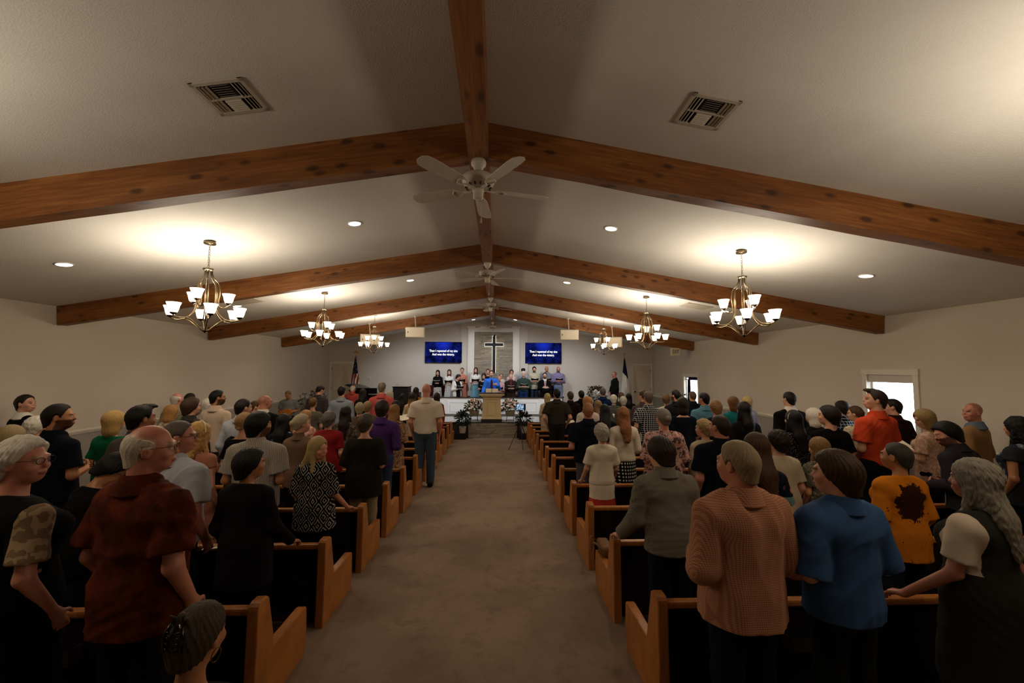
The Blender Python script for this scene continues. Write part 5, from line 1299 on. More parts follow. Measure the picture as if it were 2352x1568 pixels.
person(2.086,3.150,fz(3.150),1.632,'woman with streaked brown bob, navy blossom-print yoke over grey-green top',**{'sex': 'f', 'hair': ('long', '#3f2a1a', '#7a5a3a'), 'top': {'c': ('yoke', '#0d1120', '#b5705c', '#5a7474', 1.16), 'sl': 'short', 'hem': 0.8, 'loose': 1.6}, 'head': (-10, 2), 'b': 1.1, 'res': 0.0075})
person(3.248,3.150,fz(3.150),1.557,'woman with short grey-black hair and a mustard flower-print top',**{'sex': 'f', 'hair': ('crop', '#2f2a27', '#57504a'), 'top': {'c': ('center_patch', '#b56a12', '#2c130e', '#5c2414', 1.12), 'sl': 'elbow', 'hem': 0.76, 'loose': 1.2, 'inf': 0.02, 'collar': False}, 'head': (-22, 0), 'b': 1.12, 'skin': 'tan', 'res': 0.0075})
person(-4.719,4.095,fz(4.095),1.570,'woman with a streaked ash-blonde bob behind the white-haired woman in glasses',**{'sex': 'f', 'hair': ('bob', '#9a8460', '#b9a47c'), 'top': {'c': '#2a2622', 'sl': 'short', 'hem': 0.8}, 'head': (10, 0), 'res': 0.0088})
person(-4.279,4.095,fz(4.095),1.785,'bearded dark-haired man in a navy polo with folded arms',**{'hair': ('short', '#120d0b'), 'top': {'c': '#0a0d18', 'sl': 'short', 'hem': 0.86, 'name': 'polo'}, 'head': (40, 0), 'turn': 18, 'arms': ('fold', 'fold'), 'skin': 'tan', 'beard': '#1d130e', 'b': 1.15, 'res': 0.0088})
person(-3.504,4.095,fz(4.095),1.771,'man with swept-up black hair in a charcoal grey shirt',**{'hair': ('quiff', '#0b0908'), 'top': {'c': '#4a463f', 'sl': 'short', 'hem': 0.84}, 'head': (28, 0), 'b': 1.1, 'skin': 'olive', 'res': 0.0088})
person(-2.942,4.095,fz(4.095),1.608,'woman with long wavy blonde hair, headband and dusty pink dress',**{'sex': 'f', 'hair': ('wavy', '#c49a55', '#e0bf80'), 'top': {'c': '#a9715c', 'sl': 'cap', 'hem': 0.45, 'name': 'dress', 'flare': 1.15, 'scoop': 0.03}, 'bottom': {'c': '#a9715c', 'skirt': 0.4}, 'head': (22, 0), 'turn': 8, 'extra': ('headband',), 'res': 0.0088})
person(-2.368,4.095,fz(4.095),1.704,'man with rounded black hair in a grey pinstriped shirt',**{'hair': ('mop', '#0a0807'), 'top': {'c': ('stripe', '#b5aca0', '#5d5750', 75.0), 'sl': 'short', 'hem': 0.82, 'loose': 1.5, 'inf': 0.018}, 'head': (35, 0), 'beard': '#14100d', 'skin': 'tan', 'b': 1.22, 'arms': ('front', 'front'), 'res': 0.0088})
person(-1.790,4.095,fz(4.095),1.476,'long blonde-grey woman turning round, black-and-white diamond print top, glasses on her head',**{'sex': 'f', 'hair': ('long', '#a8905e', '#cdb98c'), 'skin': 'pink', 'top': {'c': ('diamond', '#07070a', '#a9a49a', 8.5), 'sl': 'elbow', 'hem': 0.72, 'loose': 1.6, 'inf': 0.02, 'flare': 1.05}, 'bottom': {'c': '#060608'}, 'head': (98, 8), 'turn': 14, 'b': 1.2, 'arms': ('side', 'rail'), 'extra': ('headglasses',), 'res': 0.0068})
person(2.331,4.095,fz(4.095),1.694,'man with brown buzz cut and a plain dark navy shirt',**{'hair': ('crop', '#271a12'), 'top': {'c': '#0a0d17', 'sl': 'short', 'hem': 0.82, 'loose': 1.5}, 'head': (-22, 0), 'b': 1.22, 'skin': 'ruddy', 'res': 0.0088})
person(2.942,4.095,fz(4.095),1.532,'short dark-haired woman in a plain cream blouse',**{'sex': 'f', 'hair': ('curly', '#1f1510'), 'top': {'c': '#b5a78f', 'sl': 'short', 'hem': 0.74, 'loose': 1.6}, 'bottom': {'c': '#a3967e'}, 'head': (-10, 0), 'b': 1.25, 'res': 0.0088})
person(4.835,3.955,fz(3.955),1.633,'bearded black-haired man in a charcoal shirt leaning forward',**{'hair': ('mop', '#0b0909'), 'top': {'c': '#262329', 'sl': 'long', 'hem': 0.82, 'loose': 1.5}, 'head': (-50, 10), 'turn': -18, 'lean': 12, 'beard': '#2c1c14', 'b': 1.3, 'skin': 'ruddy', 'arms': ('front', 'front'), 'res': 0.0088})
person(5.613,4.095,fz(4.095),1.678,'woman with black curly hair and a grey flowered sleeveless top',**{'sex': 'f', 'hair': ('wavy', '#0a0809'), 'top': {'c': ('blossom', '#26282e', '#6d7076', '#b5b6b8', 10.0), 'sl': 'cap', 'hem': 0.8}, 'head': (-8, 5), 'skin': 'tan', 'b': 1.1, 'turn': -8, 'res': 0.0088})
person(3.395,4.095,fz(4.095),1.464,'girl with straight blonde hair and a camouflage-flowered top',**{'sex': 'f', 'hair': ('long', '#7d5c34', '#a88450'), 'top': {'c': ('floral', '#5f5c4a', '#3f4238', '#8a8674', 16.0), 'sl': 'short', 'hem': 0.8, 'loose': 1.5}, 'head': (-10, 5), 'hb': 1.02, 'res': 0.0088})
person(-5.516,5.040,fz(5.040),1.571,'white-haired woman in a pale yellow-green top beside the navy polo man',**{'sex': 'f', 'hair': ('curly', '#cfc8bb'), 'top': {'c': '#9aa06a', 'sl': 'short', 'hem': 0.82}, 'head': (15, 0), 'res': 0.0098})
person(-4.631,5.040,fz(5.040),1.638,'woman with a golden blonde bob and an emerald green top',**{'sex': 'f', 'hair': ('bob', '#b08d55', '#d0b070'), 'top': {'c': '#0b5a3c', 'sl': 'short', 'hem': 0.82, 'scoop': 0.02}, 'head': (25, 0), 'res': 0.0098})
person(-3.086,5.040,fz(5.040),1.627,'woman with a blonde plait down her back and black top',**{'sex': 'f', 'hair': ('braid', '#8d6f48', '#c0a070'), 'top': {'c': '#0d0a0a', 'sl': 'short', 'hem': 0.8, 'scoop': 0.05}, 'head': (15, 0), 'res': 0.0098})
person(-2.413,5.040,fz(5.040),1.612,'grey-blonde woman with a low tied ponytail and a tan jacket',**{'sex': 'f', 'hair': ('bun', '#9a8c72', '#c4b696'), 'top': {'c': '#6e5846', 'sl': 'long', 'hem': 0.82, 'name': 'jacket', 'collar': True}, 'head': (42, 5), 'turn': 8, 'res': 0.0098})
person(-1.617,5.040,fz(5.040),1.613,'woman with short grey-brown hair, black pleated top and khaki trousers',**{'sex': 'f', 'hair': ('pixie', '#3d332b', '#6a5c4e'), 'top': {'c': ('pleat', '#060505', '#2c2722'), 'sl': 'elbow', 'hem': 0.7, 'loose': 2.1, 'inf': 0.024, 'scoop': 0.03}, 'bottom': {'c': '#8d7c60', 'shoe': '#cfc6b4'}, 'head': (12, 0), 'b': 1.18, 'arms': ('front', 'front'), 'res': 0.0098})
person(1.332,5.040,fz(5.040),1.493,'white-haired lady in a cream short-sleeved dress with coral hem band',**{'sex': 'f', 'hair': ('curly', '#9a9284', '#c4bcac'), 'top': {'c': '#d2c6b2', 'sl': 'short', 'hem': 0.9, 'loose': 1.9, 'inf': 0.018, 'wr': 0.8, 'name': 'cardigan'}, 'bottom': {'c': ('split', '#d2c6b2', '#b5362e', 0.6), 'skirt': 0.4, 'fine': 1, 'shoe': '#8d8578', 'legs': True}, 'head': (-4, 4), 'arms': ('rail', 'rail'), 'b': 1.0, 'res': 0.0085})
person(2.132,5.040,fz(5.040),1.689,'grey-haired woman with a twisted bun and a pink-brown flowered top',**{'sex': 'f', 'hair': ('bun', '#6b6256', '#a39a8a'), 'top': {'c': ('floral', '#b58a80', '#4d3538', '#cdb0a4', 20.0), 'sl': 'elbow', 'hem': 0.72, 'loose': 2.4, 'inf': 0.028, 'wr': 0.8}, 'bottom': {'c': '#2a2426'}, 'head': (-8, 0), 'b': 1.32, 'skin': 'pink', 'arms': ('front', 'front'), 'res': 0.0098})
person(2.668,5.040,fz(5.040),1.556,'short elderly woman with blonde-grey hair and a cream knit sweater',**{'sex': 'f', 'hair': ('pixie', '#94794e', '#c2aa7c'), 'top': {'c': '#a99a80', 'sl': 'long', 'hem': 0.82, 'collar': False}, 'head': (-40, 5), 'res': 0.0098})
person(3.840,5.040,fz(5.040),1.674,'woman with long dark hair, headset and black dotted dress',**{'sex': 'f', 'hair': ('long', '#120d0c'), 'top': {'c': ('dots', '#0c0c10', '#8d8d92', 70.0), 'sl': 'elbow', 'hem': 0.5, 'name': 'dress'}, 'bottom': {'c': '#0c0c10', 'skirt': 0.42}, 'head': (-8, 0), 'extra': ('headset',), 'res': 0.0098})
person(4.314,5.040,fz(5.040),1.727,'young man with dark brown hair in a plain black tee',**{'hair': ('mop', '#1c1310'), 'top': {'c': '#08080a', 'sl': 'short', 'hem': 0.84, 'collar': False, 'name': 'tee_shirt'}, 'head': (-40, 0), 'b': 1.05, 'res': 0.0098})
person(4.931,5.040,fz(5.040),1.939,'tall young man in a bright orange polo in front of the white window',**{'hair': ('quiff', '#2a1c13'), 'top': {'c': '#c54626', 'sl': 'short', 'hem': 0.9, 'name': 'polo', 'loose': 1.7, 'inf': 0.02, 'wr': 1.2}, 'bottom': {'c': '#101218'}, 'head': (-52, -4), 'turn': -12, 'arms': ('clasp', 'clasp'), 'b': 1.05, 'skin': 'fair', 'res': 0.0098})
reader(5.657,5.040,fz(5.040),1.695,'woman with tan-blonde bob and a peach lace top looking down',**{'book': 'open hymnal held by the woman in the peach lace top', 'sex': 'f', 'hair': ('bob', '#8d7348', '#b59a6c'), 'top': {'c': ('floral', '#b58d76', '#cdae98', 34.0), 'sl': 'short', 'hem': 0.8, 'loose': 1.6}, 'head': (-52, 18), 'turn': -15, 'arms': ('book', 'book'), 'res': 0.0098})
person(6.256,5.040,fz(5.040),1.782,'bald ruddy man in a tan blazer in profile against the wall',**{'hair': ('bald', '#7a4a3a', 'stubble'), 'skin': 'ruddy', 'top': {'c': '#8d6c47', 'sl': 'long', 'hem': 0.78, 'name': 'blazer', 'cc': '#5d6a7c'}, 'head': (-66, -2), 'turn': -22, 'b': 1.12, 'arms': ('front', 'front'), 'res': 0.0098})
person(-6.718,5.985,fz(5.985),1.796,'man in black suit, dark brown hair, in profile beside the blank wall',**{'hair': ('short', '#21160f'), 'top': {'c': '#0b0b0d', 'sl': 'long', 'hem': 0.8, 'name': 'jacket', 'cc': '#d9d5cc'}, 'head': (70, -3), 'turn': 15, 'arms': ('front', 'front'), 'res': 0.012})
person(-4.431,5.985,fz(5.985),1.755,'youth with tousled brown hair in a dark grey jacket',**{'hair': ('mop', '#3a281a'), 'top': {'c': '#3c3a37', 'sl': 'long', 'hem': 0.82, 'name': 'jacket', 'cc': '#2f2d2b'}, 'head': (32, 0), 'res': 0.012})
person(-3.700,5.985,fz(5.985),1.746,'man with thinning dark hair in a light blue-white shirt',**{'hair': ('short', '#1a1310'), 'top': {'c': '#a9aeb6', 'sl': 'long', 'hem': 0.84}, 'head': (35, 3), 'extra': ('glasses',), 'b': 1.1, 'res': 0.012})
person(-3.111,5.985,fz(5.985),1.536,'woman with long dark hair and a dark blue flowered top',**{'sex': 'f', 'hair': ('long', '#140f0d'), 'top': {'c': ('blossom', '#10141f', '#4a5a78', '#8a94a8', 14.0), 'sl': 'short', 'hem': 0.8}, 'head': (10, 0), 'res': 0.012})
person(-2.453,5.985,fz(5.985),1.565,'woman with grey curly hair and a red top',**{'sex': 'f', 'hair': ('curly', '#57504a', '#8a847c'), 'top': {'c': '#7d1a1c', 'sl': 'short', 'hem': 0.8}, 'head': (10, 0), 'b': 1.15, 'res': 0.012})
person(-1.691,5.985,fz(5.985),1.727,'dark-haired youth in a purple shirt and jeans beside the aisle',**{'hair': ('mop', '#1a100c'), 'top': {'c': '#41275a', 'sl': 'long', 'hem': 0.8, 'wr': 1.4}, 'bottom': {'c': ('denim', '#2a3a55')}, 'head': (-4, 6), 'arms': ('front', 'front'), 'res': 0.012})
person(1.378,5.985,fz(5.985),1.711,'man with shaved reddish head, navy polo and grey shorts beside the aisle',**{'hair': ('crop', '#8a5a3c', '#a8744c'), 'skin': 'ruddy', 'top': {'c': '#090c18', 'sl': 'short', 'hem': 0.86, 'name': 'polo', 'loose': 1.4, 'wr': 1.2}, 'bottom': {'c': '#4c4a52'}, 'head': (6, 0), 'b': 1.16, 'arms': ('front', 'side'), 'res': 0.012})
person(1.916,5.985,fz(5.985),1.642,'redhead woman with long copper hair, cream sweater and dotted skirt',**{'sex': 'f', 'hair': ('wavy', '#7d4e2a', '#b07e4a'), 'top': {'c': '#c2b6a2', 'sl': 'long', 'hem': 0.92, 'wr': 1.5, 'loose': 1.6, 'inf': 0.018}, 'bottom': {'c': ('polka', '#0b0b12', '#c9c4ba', 26.0), 'skirt': 0.5, 'fine': 1}, 'head': (-4, 3), 'arms': ('front', 'front'), 'res': 0.012})
person(3.789,5.985,fz(5.985),1.731,'woman with long straight near-black hair and black clothes',**{'sex': 'f', 'hair': ('long', '#0f0908', '#24140e'), 'top': {'c': '#0c0a0b', 'sl': 'long', 'hem': 0.8}, 'head': (-8, 0), 'b': 1.1, 'res': 0.012})
person(4.879,5.985,fz(5.985),1.633,'woman with straight white hair to her shoulders and black top',**{'sex': 'f', 'hair': ('bob', '#cdc6b8', '#e6e0d4'), 'top': {'c': '#0d0c0d', 'sl': 'short', 'hem': 0.8}, 'head': (-25, 0), 'res': 0.012})
person(5.568,5.985,fz(5.985),1.673,'woman with brown hair pinned up and a cream lace top',**{'sex': 'f', 'hair': ('updo', '#4a2f1e', '#6e4a2e'), 'top': {'c': ('floral', '#c9b9a0', '#a8967a', 40.0), 'sl': 'short', 'hem': 0.8, 'scoop': 0.03}, 'head': (-40, 5), 'res': 0.012})
person(6.149,5.985,fz(5.985),1.783,'dark-haired man in glasses and maroon shirt beside the orange polo',**{'hair': ('short', '#100d0d'), 'top': {'c': '#241014', 'sl': 'short', 'hem': 0.84}, 'head': (-50, 0), 'extra': ('glasses',), 'b': 1.15, 'res': 0.012})
person(-5.471,6.930,fz(6.930),1.589,'woman with short strawberry-blonde hair and a pale top by the bald man',**{'sex': 'f', 'hair': ('bob', '#a87a48'), 'top': {'c': ('floral', '#c9b9a4', '#8a7a64', 18.0), 'sl': 'short', 'hem': 0.82}, 'head': (20, 8), 'res': 0.013})
person(-4.708,6.930,fz(6.930),1.845,'man with thick black hair and beard in a creased cream shirt',**{'hair': ('short', '#0d0a09'), 'top': {'c': '#cdb7a2', 'sl': 'long', 'hem': 0.8, 'wr': 1.6}, 'bottom': {'c': '#3a3229'}, 'head': (38, 0), 'turn': 10, 'beard': '#110c0a', 'skin': 'tan', 'res': 0.013})
person(-3.933,6.930,fz(6.930),1.772,'bald man in glasses and dark suit facing the choir at an angle',**{'hair': ('bald', '#6b4a38', 'stubble'), 'skin': 'ruddy', 'top': {'c': '#0d0d10', 'sl': 'long', 'hem': 0.78, 'name': 'jacket', 'cc': '#d0ccc4'}, 'head': (40, 2), 'extra': ('glasses',), 'b': 1.12, 'res': 0.013})
person(-3.241,6.930,fz(6.930),1.506,'woman with honey-blonde hair and a pink flowered collar',**{'sex': 'f', 'hair': ('curly', '#9a7342'), 'top': {'c': ('floral', '#d0a290', '#a86a5c', 22.0), 'sl': 'short', 'hem': 0.82}, 'head': (10, 5), 'res': 0.013})
person(-2.566,6.930,fz(6.930),1.582,'woman with very long dark wavy hair and a dark patterned top',**{'sex': 'f', 'hair': ('wavy', '#1c1310', '#3a281c'), 'top': {'c': ('floral', '#3a332c', '#6a5c4c', 26.0), 'sl': 'short', 'hem': 0.8}, 'head': (0, 0), 'res': 0.013})
person(-1.750,6.930,fz(6.930),1.618,'woman with long golden hair and a tan flowered dress beside the purple shirt',**{'sex': 'f', 'hair': ('long', '#7a5228', '#b08850'), 'top': {'c': ('floral', '#8a6a4e', '#5c3c2e', '#b09474', 24.0), 'sl': 'elbow', 'hem': 0.45, 'name': 'dress', 'flare': 1.1}, 'bottom': {'c': '#7a5a44', 'skirt': 0.42}, 'head': (12, 8), 'arms': ('front', 'front'), 'res': 0.013})
person(1.895,6.930,fz(6.930),1.630,'woman with black hair and black top ahead of the redhead',**{'sex': 'f', 'hair': ('long', '#0a0809'), 'top': {'c': '#0a0a0c', 'sl': 'short', 'hem': 0.8}, 'head': (5, 10), 'res': 0.013})
person(3.279,6.930,fz(6.930),1.747,'woman with a dark chestnut bob and a round-necked navy dress',**{'sex': 'f', 'hair': ('bob', '#1d120c', '#3a2416'), 'top': {'c': '#0a0d18', 'sl': 'elbow', 'hem': 0.45, 'name': 'dress', 'scoop': 0.045, 'flare': 1.1}, 'bottom': {'c': '#0a0d18', 'skirt': 0.42}, 'head': (0, 0), 'b': 1.2, 'res': 0.013})
person(3.874,6.930,fz(6.930),1.693,'woman with curly light brown hair and a black top',**{'sex': 'f', 'hair': ('curly', '#7a5836', '#a07c50'), 'top': {'c': '#0d0b0c', 'sl': 'short', 'hem': 0.82}, 'head': (-5, 0), 'b': 1.08, 'res': 0.013})
person(5.213,6.930,fz(6.930),1.859,'man in a black suit with slick dark hair by the window wall',**{'hair': ('short', '#14100e'), 'top': {'c': '#09090b', 'sl': 'long', 'hem': 0.76, 'name': 'jacket', 'cc': '#d3cfc6'}, 'head': (-8, 0), 'b': 1.15, 'res': 0.013})
person(6.194,6.930,fz(6.930),1.694,'boy in a black-and-white plaid shirt near the window',**{'hair': ('mop', '#1f1611'), 'top': {'c': ('window', '#15171d', '#8d9096', 20.0), 'sl': 'long', 'hem': 0.84}, 'head': (-18, 5), 'res': 0.013})
person(-6.101,7.875,fz(7.875),1.761,'pink-scalped old man with a thin white fringe near the blank wall',**{'hair': ('fringe', '#d8d2c6'), 'skin': 'pink', 'top': {'c': ('plaid', '#b9b59c', '#8b8a6a', '#5a5a48'), 'sl': 'long', 'hem': 0.86}, 'head': (25, 0), 'res': 0.014})
person(-5.528,7.875,fz(7.875),1.646,'white curly-haired person behind the bearded man in a cream shirt',**{'sex': 'f', 'hair': ('curly', '#d6d1c8'), 'top': {'c': '#b9b3ab', 'sl': 'long', 'hem': 0.82}, 'head': (5, 0), 'res': 0.014})
person(-4.637,7.875,fz(7.875),1.622,'brown-haired man in profile squeezed beside the bald man in a dark suit',**{'hair': ('short', '#4a3320'), 'top': {'c': '#2a2624', 'sl': 'long', 'hem': 0.82}, 'head': (65, 5), 'res': 0.014})
person(-2.651,7.875,fz(7.875),1.587,'woman with short ash-blonde hair beside another ash-blonde woman',**{'sex': 'f', 'hair': ('pixie', '#8f7f62', '#b5a584'), 'top': {'c': '#5a4a3c', 'sl': 'short', 'hem': 0.82}, 'head': (-10, 5), 'res': 0.014})
person(-1.373,7.875,fz(7.875),1.968,'bald man in a white polo and jeans at the aisle end of a pew',**{'hair': ('bald', '#6a4030'), 'skin': 'ruddy', 'top': {'c': '#c9bcab', 'sl': 'short', 'hem': 0.9, 'name': 'polo', 'loose': 1.7, 'inf': 0.02, 'flare': 1.02}, 'bottom': {'c': ('denim', '#3a4654'), 'belt': 1, 'fine': 1}, 'head': (8, 0), 'b': 1.12, 'arms': ('side', 'side'), 'res': 0.011})
person(1.814,7.875,fz(7.875),1.718,'strawberry-blonde woman in a white top behind the navy polo man',**{'sex': 'f', 'hair': ('bob', '#a37040', '#c09258'), 'top': {'c': '#c6bab0', 'sl': 'long', 'hem': 0.8}, 'head': (-15, 5), 'b': 1.1, 'res': 0.014})
person(3.028,7.875,fz(7.875),1.831,'grey-brown haired man in a black-and-white checkered short-sleeved shirt',**{'hair': ('short', '#57493c'), 'top': {'c': ('window', '#12131b', '#a9aab0', 26.0), 'sl': 'short', 'hem': 0.82, 'loose': 1.5}, 'head': (-3, 0), 'b': 1.08, 'res': 0.014})
person(4.165,7.875,fz(7.875),1.809,'black-haired man in a teal checked shirt',**{'hair': ('short', '#0b0909'), 'top': {'c': ('check', '#6f98a8', '#1f5a72', 60.0), 'sl': 'short', 'hem': 0.82, 'loose': 1.4}, 'head': (-30, 0), 'skin': 'tan', 'res': 0.014})
person(4.764,7.875,fz(7.875),1.730,'woman with an auburn bob and a turquoise top near the window wall',**{'sex': 'f', 'hair': ('bob', '#6b4426', '#946636'), 'top': {'c': '#176a6c', 'sl': 'short', 'hem': 0.82}, 'head': (-15, 0), 'res': 0.014})
person(-6.562,8.820,fz(8.820),1.724,'dark-haired man mostly hidden behind the brown-haired youth',**{'hair': ('short', '#21160f'), 'top': {'c': '#5a5148', 'sl': 'short', 'hem': 0.86}, 'head': (10, 0), 'res': 0.017})
person(-3.969,8.820,fz(8.820),1.642,'woman with blonde-topped dark hair pinned up and a grey-green top',**{'sex': 'f', 'hair': ('updo', '#4a2f1c', '#c9a860'), 'top': {'c': '#5c594c', 'sl': 'short', 'hem': 0.82, 'scoop': 0.02}, 'head': (5, 0), 'res': 0.017})
person(-2.801,8.820,fz(8.820),1.557,'ash-brown haired woman just ahead of the short ash-blonde woman',**{'sex': 'f', 'hair': ('mop', '#84684a'), 'top': {'c': '#6a5848', 'sl': 'short', 'hem': 0.82}, 'head': (15, 0), 'res': 0.017})
reader(-2.210,8.820,fz(8.820),1.587,'small dark-haired girl in dark clothes holding an open hymnal',**{'book': 'large open hymnal held up by the small dark-haired girl', 'at': (-2.0, 8.72, 0.97), 'sex': 'f', 'hair': ('long', '#0f0a0d'), 'top': {'c': '#17141f', 'sl': 'short', 'hem': 0.8}, 'head': (10, 15), 'arms': ('side', 'raise'), 'res': 0.017})
person(2.256,8.820,fz(8.820),1.607,'woman with long dark blonde hair and a black top',**{'sex': 'f', 'hair': ('long', '#7a6040', '#a08458'), 'top': {'c': '#0d0c0e', 'sl': 'short', 'hem': 0.8}, 'head': (-12, 0), 'res': 0.017})
person(3.283,8.820,fz(8.820),1.825,'brown-haired man in a mauve shirt beside the checkered shirt',**{'hair': ('short', '#3d2718'), 'top': {'c': '#4d3a3d', 'sl': 'long', 'hem': 0.84}, 'head': (-35, 0), 'res': 0.017})
person(4.018,8.820,fz(8.820),1.838,'dark-haired man in a dark grey shirt beside the curtained window',**{'hair': ('short', '#120e0c'), 'top': {'c': '#1c1c20', 'sl': 'long', 'hem': 0.84}, 'head': (-35, 0), 'beard': '#1d1512', 'res': 0.017})
person(5.658,8.820,fz(8.820),1.696,'blonde woman in a lavender top against the window wall',**{'sex': 'f', 'hair': ('bob', '#b89c66', '#d6c08c'), 'top': {'c': '#a9a0b5', 'sl': 'long', 'hem': 0.82}, 'head': (-15, 0), 'res': 0.017})
person(-3.724,9.765,fz(9.765),1.873,'dark-haired man in a light blue-grey shirt before the cream door',**{'hair': ('short', '#0f0c0b'), 'top': {'c': '#7c848f', 'sl': 'long', 'hem': 0.84}, 'head': (5, 0), 'b': 1.12, 'res': 0.017})
person(-2.771,9.765,fz(9.765),1.972,'grey-haired man in a salmon pink shirt before the piano',**{'hair': ('short', '#6e6459'), 'top': {'c': '#b2514c', 'sl': 'long', 'hem': 0.84}, 'head': (0, 0), 'b': 1.15, 'res': 0.017})
reader(1.483,9.765,fz(9.765),1.835,'broad dark-haired man in a charcoal polo beside the aisle, hymnal in hand',**{'book': 'open hymnal held low beside the charcoal polo man', 'bs': 1, 'hair': ('short', '#0d0b0a'), 'top': {'c': '#2c2822', 'sl': 'short', 'hem': 0.93, 'name': 'polo', 'loose': 1.5, 'inf': 0.018}, 'bottom': {'c': '#1b1b1a', 'belt': 1}, 'head': (-3, 0), 'b': 1.2, 'arms': ('hip', 'hip'), 'res': 0.017})
reader(3.130,9.765,fz(9.765),1.652,'woman with short silver hair behind the redhead',**{'book': 'open hymnal held by the silver-haired woman', 'sex': 'f', 'hair': ('pixie', '#a8a294', '#cfc8b8'), 'top': {'c': '#4a4844', 'sl': 'long', 'hem': 0.82}, 'head': (12, 5), 'arms': ('book', 'book'), 'res': 0.017})
person(4.204,9.765,fz(9.765),1.704,'woman with curly pinned hair and a white flowered top near the corner plant',**{'sex': 'f', 'hair': ('curly', '#5c4228', '#a07c4c'), 'top': {'c': ('blossom', '#b9b3a9', '#7d7468', '#d9d4cc', 14.0), 'sl': 'short', 'hem': 0.8}, 'head': (20, 5), 'extra': ('headset',), 'res': 0.017})
person(4.878,9.765,fz(9.765),1.791,'man with close-shaved brown head in navy against the curtained window',**{'hair': ('crop', '#57422f'), 'top': {'c': '#10121f', 'sl': 'short', 'hem': 0.84}, 'head': (0, 0), 'b': 1.1, 'res': 0.017})
person(-4.708,10.710,fz(10.710),1.890,'dark-haired man in a brown plaid shirt bowing his head',**{'hair': ('short', '#14100d'), 'top': {'c': ('plaid', '#4a3a33', '#3a3a44', '#2a2422'), 'sl': 'long', 'hem': 0.84}, 'head': (35, 25), 'res': 0.017})
person(-2.827,10.710,fz(10.710),1.734,'woman with long white wavy hair beside the salmon pink shirt man',**{'sex': 'f', 'hair': ('wavy', '#b8ac94', '#ded4be'), 'top': {'c': '#8d8a7c', 'sl': 'long', 'hem': 0.82}, 'head': (5, 0), 'res': 0.017})
person(-2.230,10.710,fz(10.710),1.695,'woman with long dark-to-golden hair and a cream flowered dress',**{'sex': 'f', 'hair': ('long', '#1d1512', '#3a2a1e', '#8a6434'), 'top': {'c': ('dots', '#cdb892', '#7a5a3a', 60.0), 'sl': 'elbow', 'hem': 0.45, 'name': 'dress', 'flare': 1.15}, 'bottom': {'c': '#b9a27c', 'skirt': 0.42}, 'head': (0, 0), 'res': 0.017})
person(1.993,10.710,fz(10.710),1.746,'brown-haired man in a dark maroon shirt ahead of the charcoal polo man',**{'hair': ('short', '#3f2e22'), 'top': {'c': '#1e0f0f', 'sl': 'long', 'hem': 0.84}, 'head': (-5, 0), 'b': 1.1, 'res': 0.017})
person(3.170,10.710,fz(10.710),1.655,'white-haired woman in a dark striped sweater',**{'sex': 'f', 'hair': ('curly', '#c9c2b4'), 'top': {'c': ('hstripe', '#2a2c30', '#7d7d78', 26.0), 'sl': 'long', 'hem': 0.82}, 'head': (10, 5), 'res': 0.017})
person(-3.849,11.655,fz(11.655),1.772,'woman with grey-streaked black hair and black coat before the flag',**{'sex': 'f', 'hair': ('long', '#15130f', '#4a4a44'), 'top': {'c': '#0f110f', 'sl': 'long', 'hem': 0.82}, 'head': (15, 0), 'res': 0.017})
person(-2.713,11.655,fz(11.655),1.639,'woman with long dark grey-brown hair before the organ',**{'sex': 'f', 'hair': ('long', '#211b18'), 'top': {'c': '#1a1716', 'sl': 'short', 'hem': 0.8}, 'head': (0, 0), 'res': 0.017})
person(-1.725,11.655,fz(11.655),1.654,'woman with dark brown hair and a burnt orange dress beside the white polo',**{'sex': 'f', 'hair': ('bob', '#2a160e'), 'top': {'c': '#8d3216', 'sl': 'long', 'hem': 0.45, 'name': 'dress', 'flare': 1.15}, 'bottom': {'c': '#8d3216', 'skirt': 0.42}, 'head': (-5, 0), 'res': 0.017})
person(1.488,11.655,fz(11.655),1.655,'blonde woman in a cream cardigan beside the charcoal polo man',**{'sex': 'f', 'hair': ('bob', '#b09868', '#cdb98a'), 'top': {'c': '#b5a68c', 'sl': 'long', 'hem': 0.74, 'name': 'cardigan'}, 'bottom': {'c': '#a5967c', 'skirt': 0.45}, 'head': (3, 0), 'res': 0.017})
person(2.492,11.655,fz(11.655),1.748,'black-haired man in a black shirt beside the dark maroon shirt',**{'hair': ('short', '#090808'), 'top': {'c': '#0d0d10', 'sl': 'long', 'hem': 0.84}, 'head': (-5, 0), 'res': 0.017})
person(3.127,11.655,fz(11.655),1.827,'grey-haired man in a royal blue shirt near the pedestal flowers',**{'hair': ('short', '#57504a'), 'top': {'c': '#10294f', 'sl': 'short', 'hem': 0.84}, 'head': (-5, 0), 'b': 1.12, 'res': 0.017})
person(3.906,11.655,fz(11.655),1.667,'woman with long black hair and black coat before the window-side door',**{'sex': 'f', 'hair': ('long', '#080708'), 'top': {'c': '#08080a', 'sl': 'long', 'hem': 0.7}, 'head': (0, 0), 'b': 1.1, 'res': 0.017})
person(-2.519,12.600,fz(12.600),1.799,'dark-haired woman in an ochre top ahead of the white polo man',**{'sex': 'f', 'hair': ('long', '#1a120f'), 'top': {'c': '#a5661e', 'sl': 'short', 'hem': 0.82}, 'head': (5, 0), 'res': 0.017})
person(3.970,12.600,fz(12.600),1.660,'brown-haired person near the front beside the white-haired striped sweater',**{'sex': 'f', 'hair': ('curly', '#4a3426'), 'top': {'c': '#2a2624', 'sl': 'long', 'hem': 0.82}, 'head': (-5, 0), 'res': 0.017})
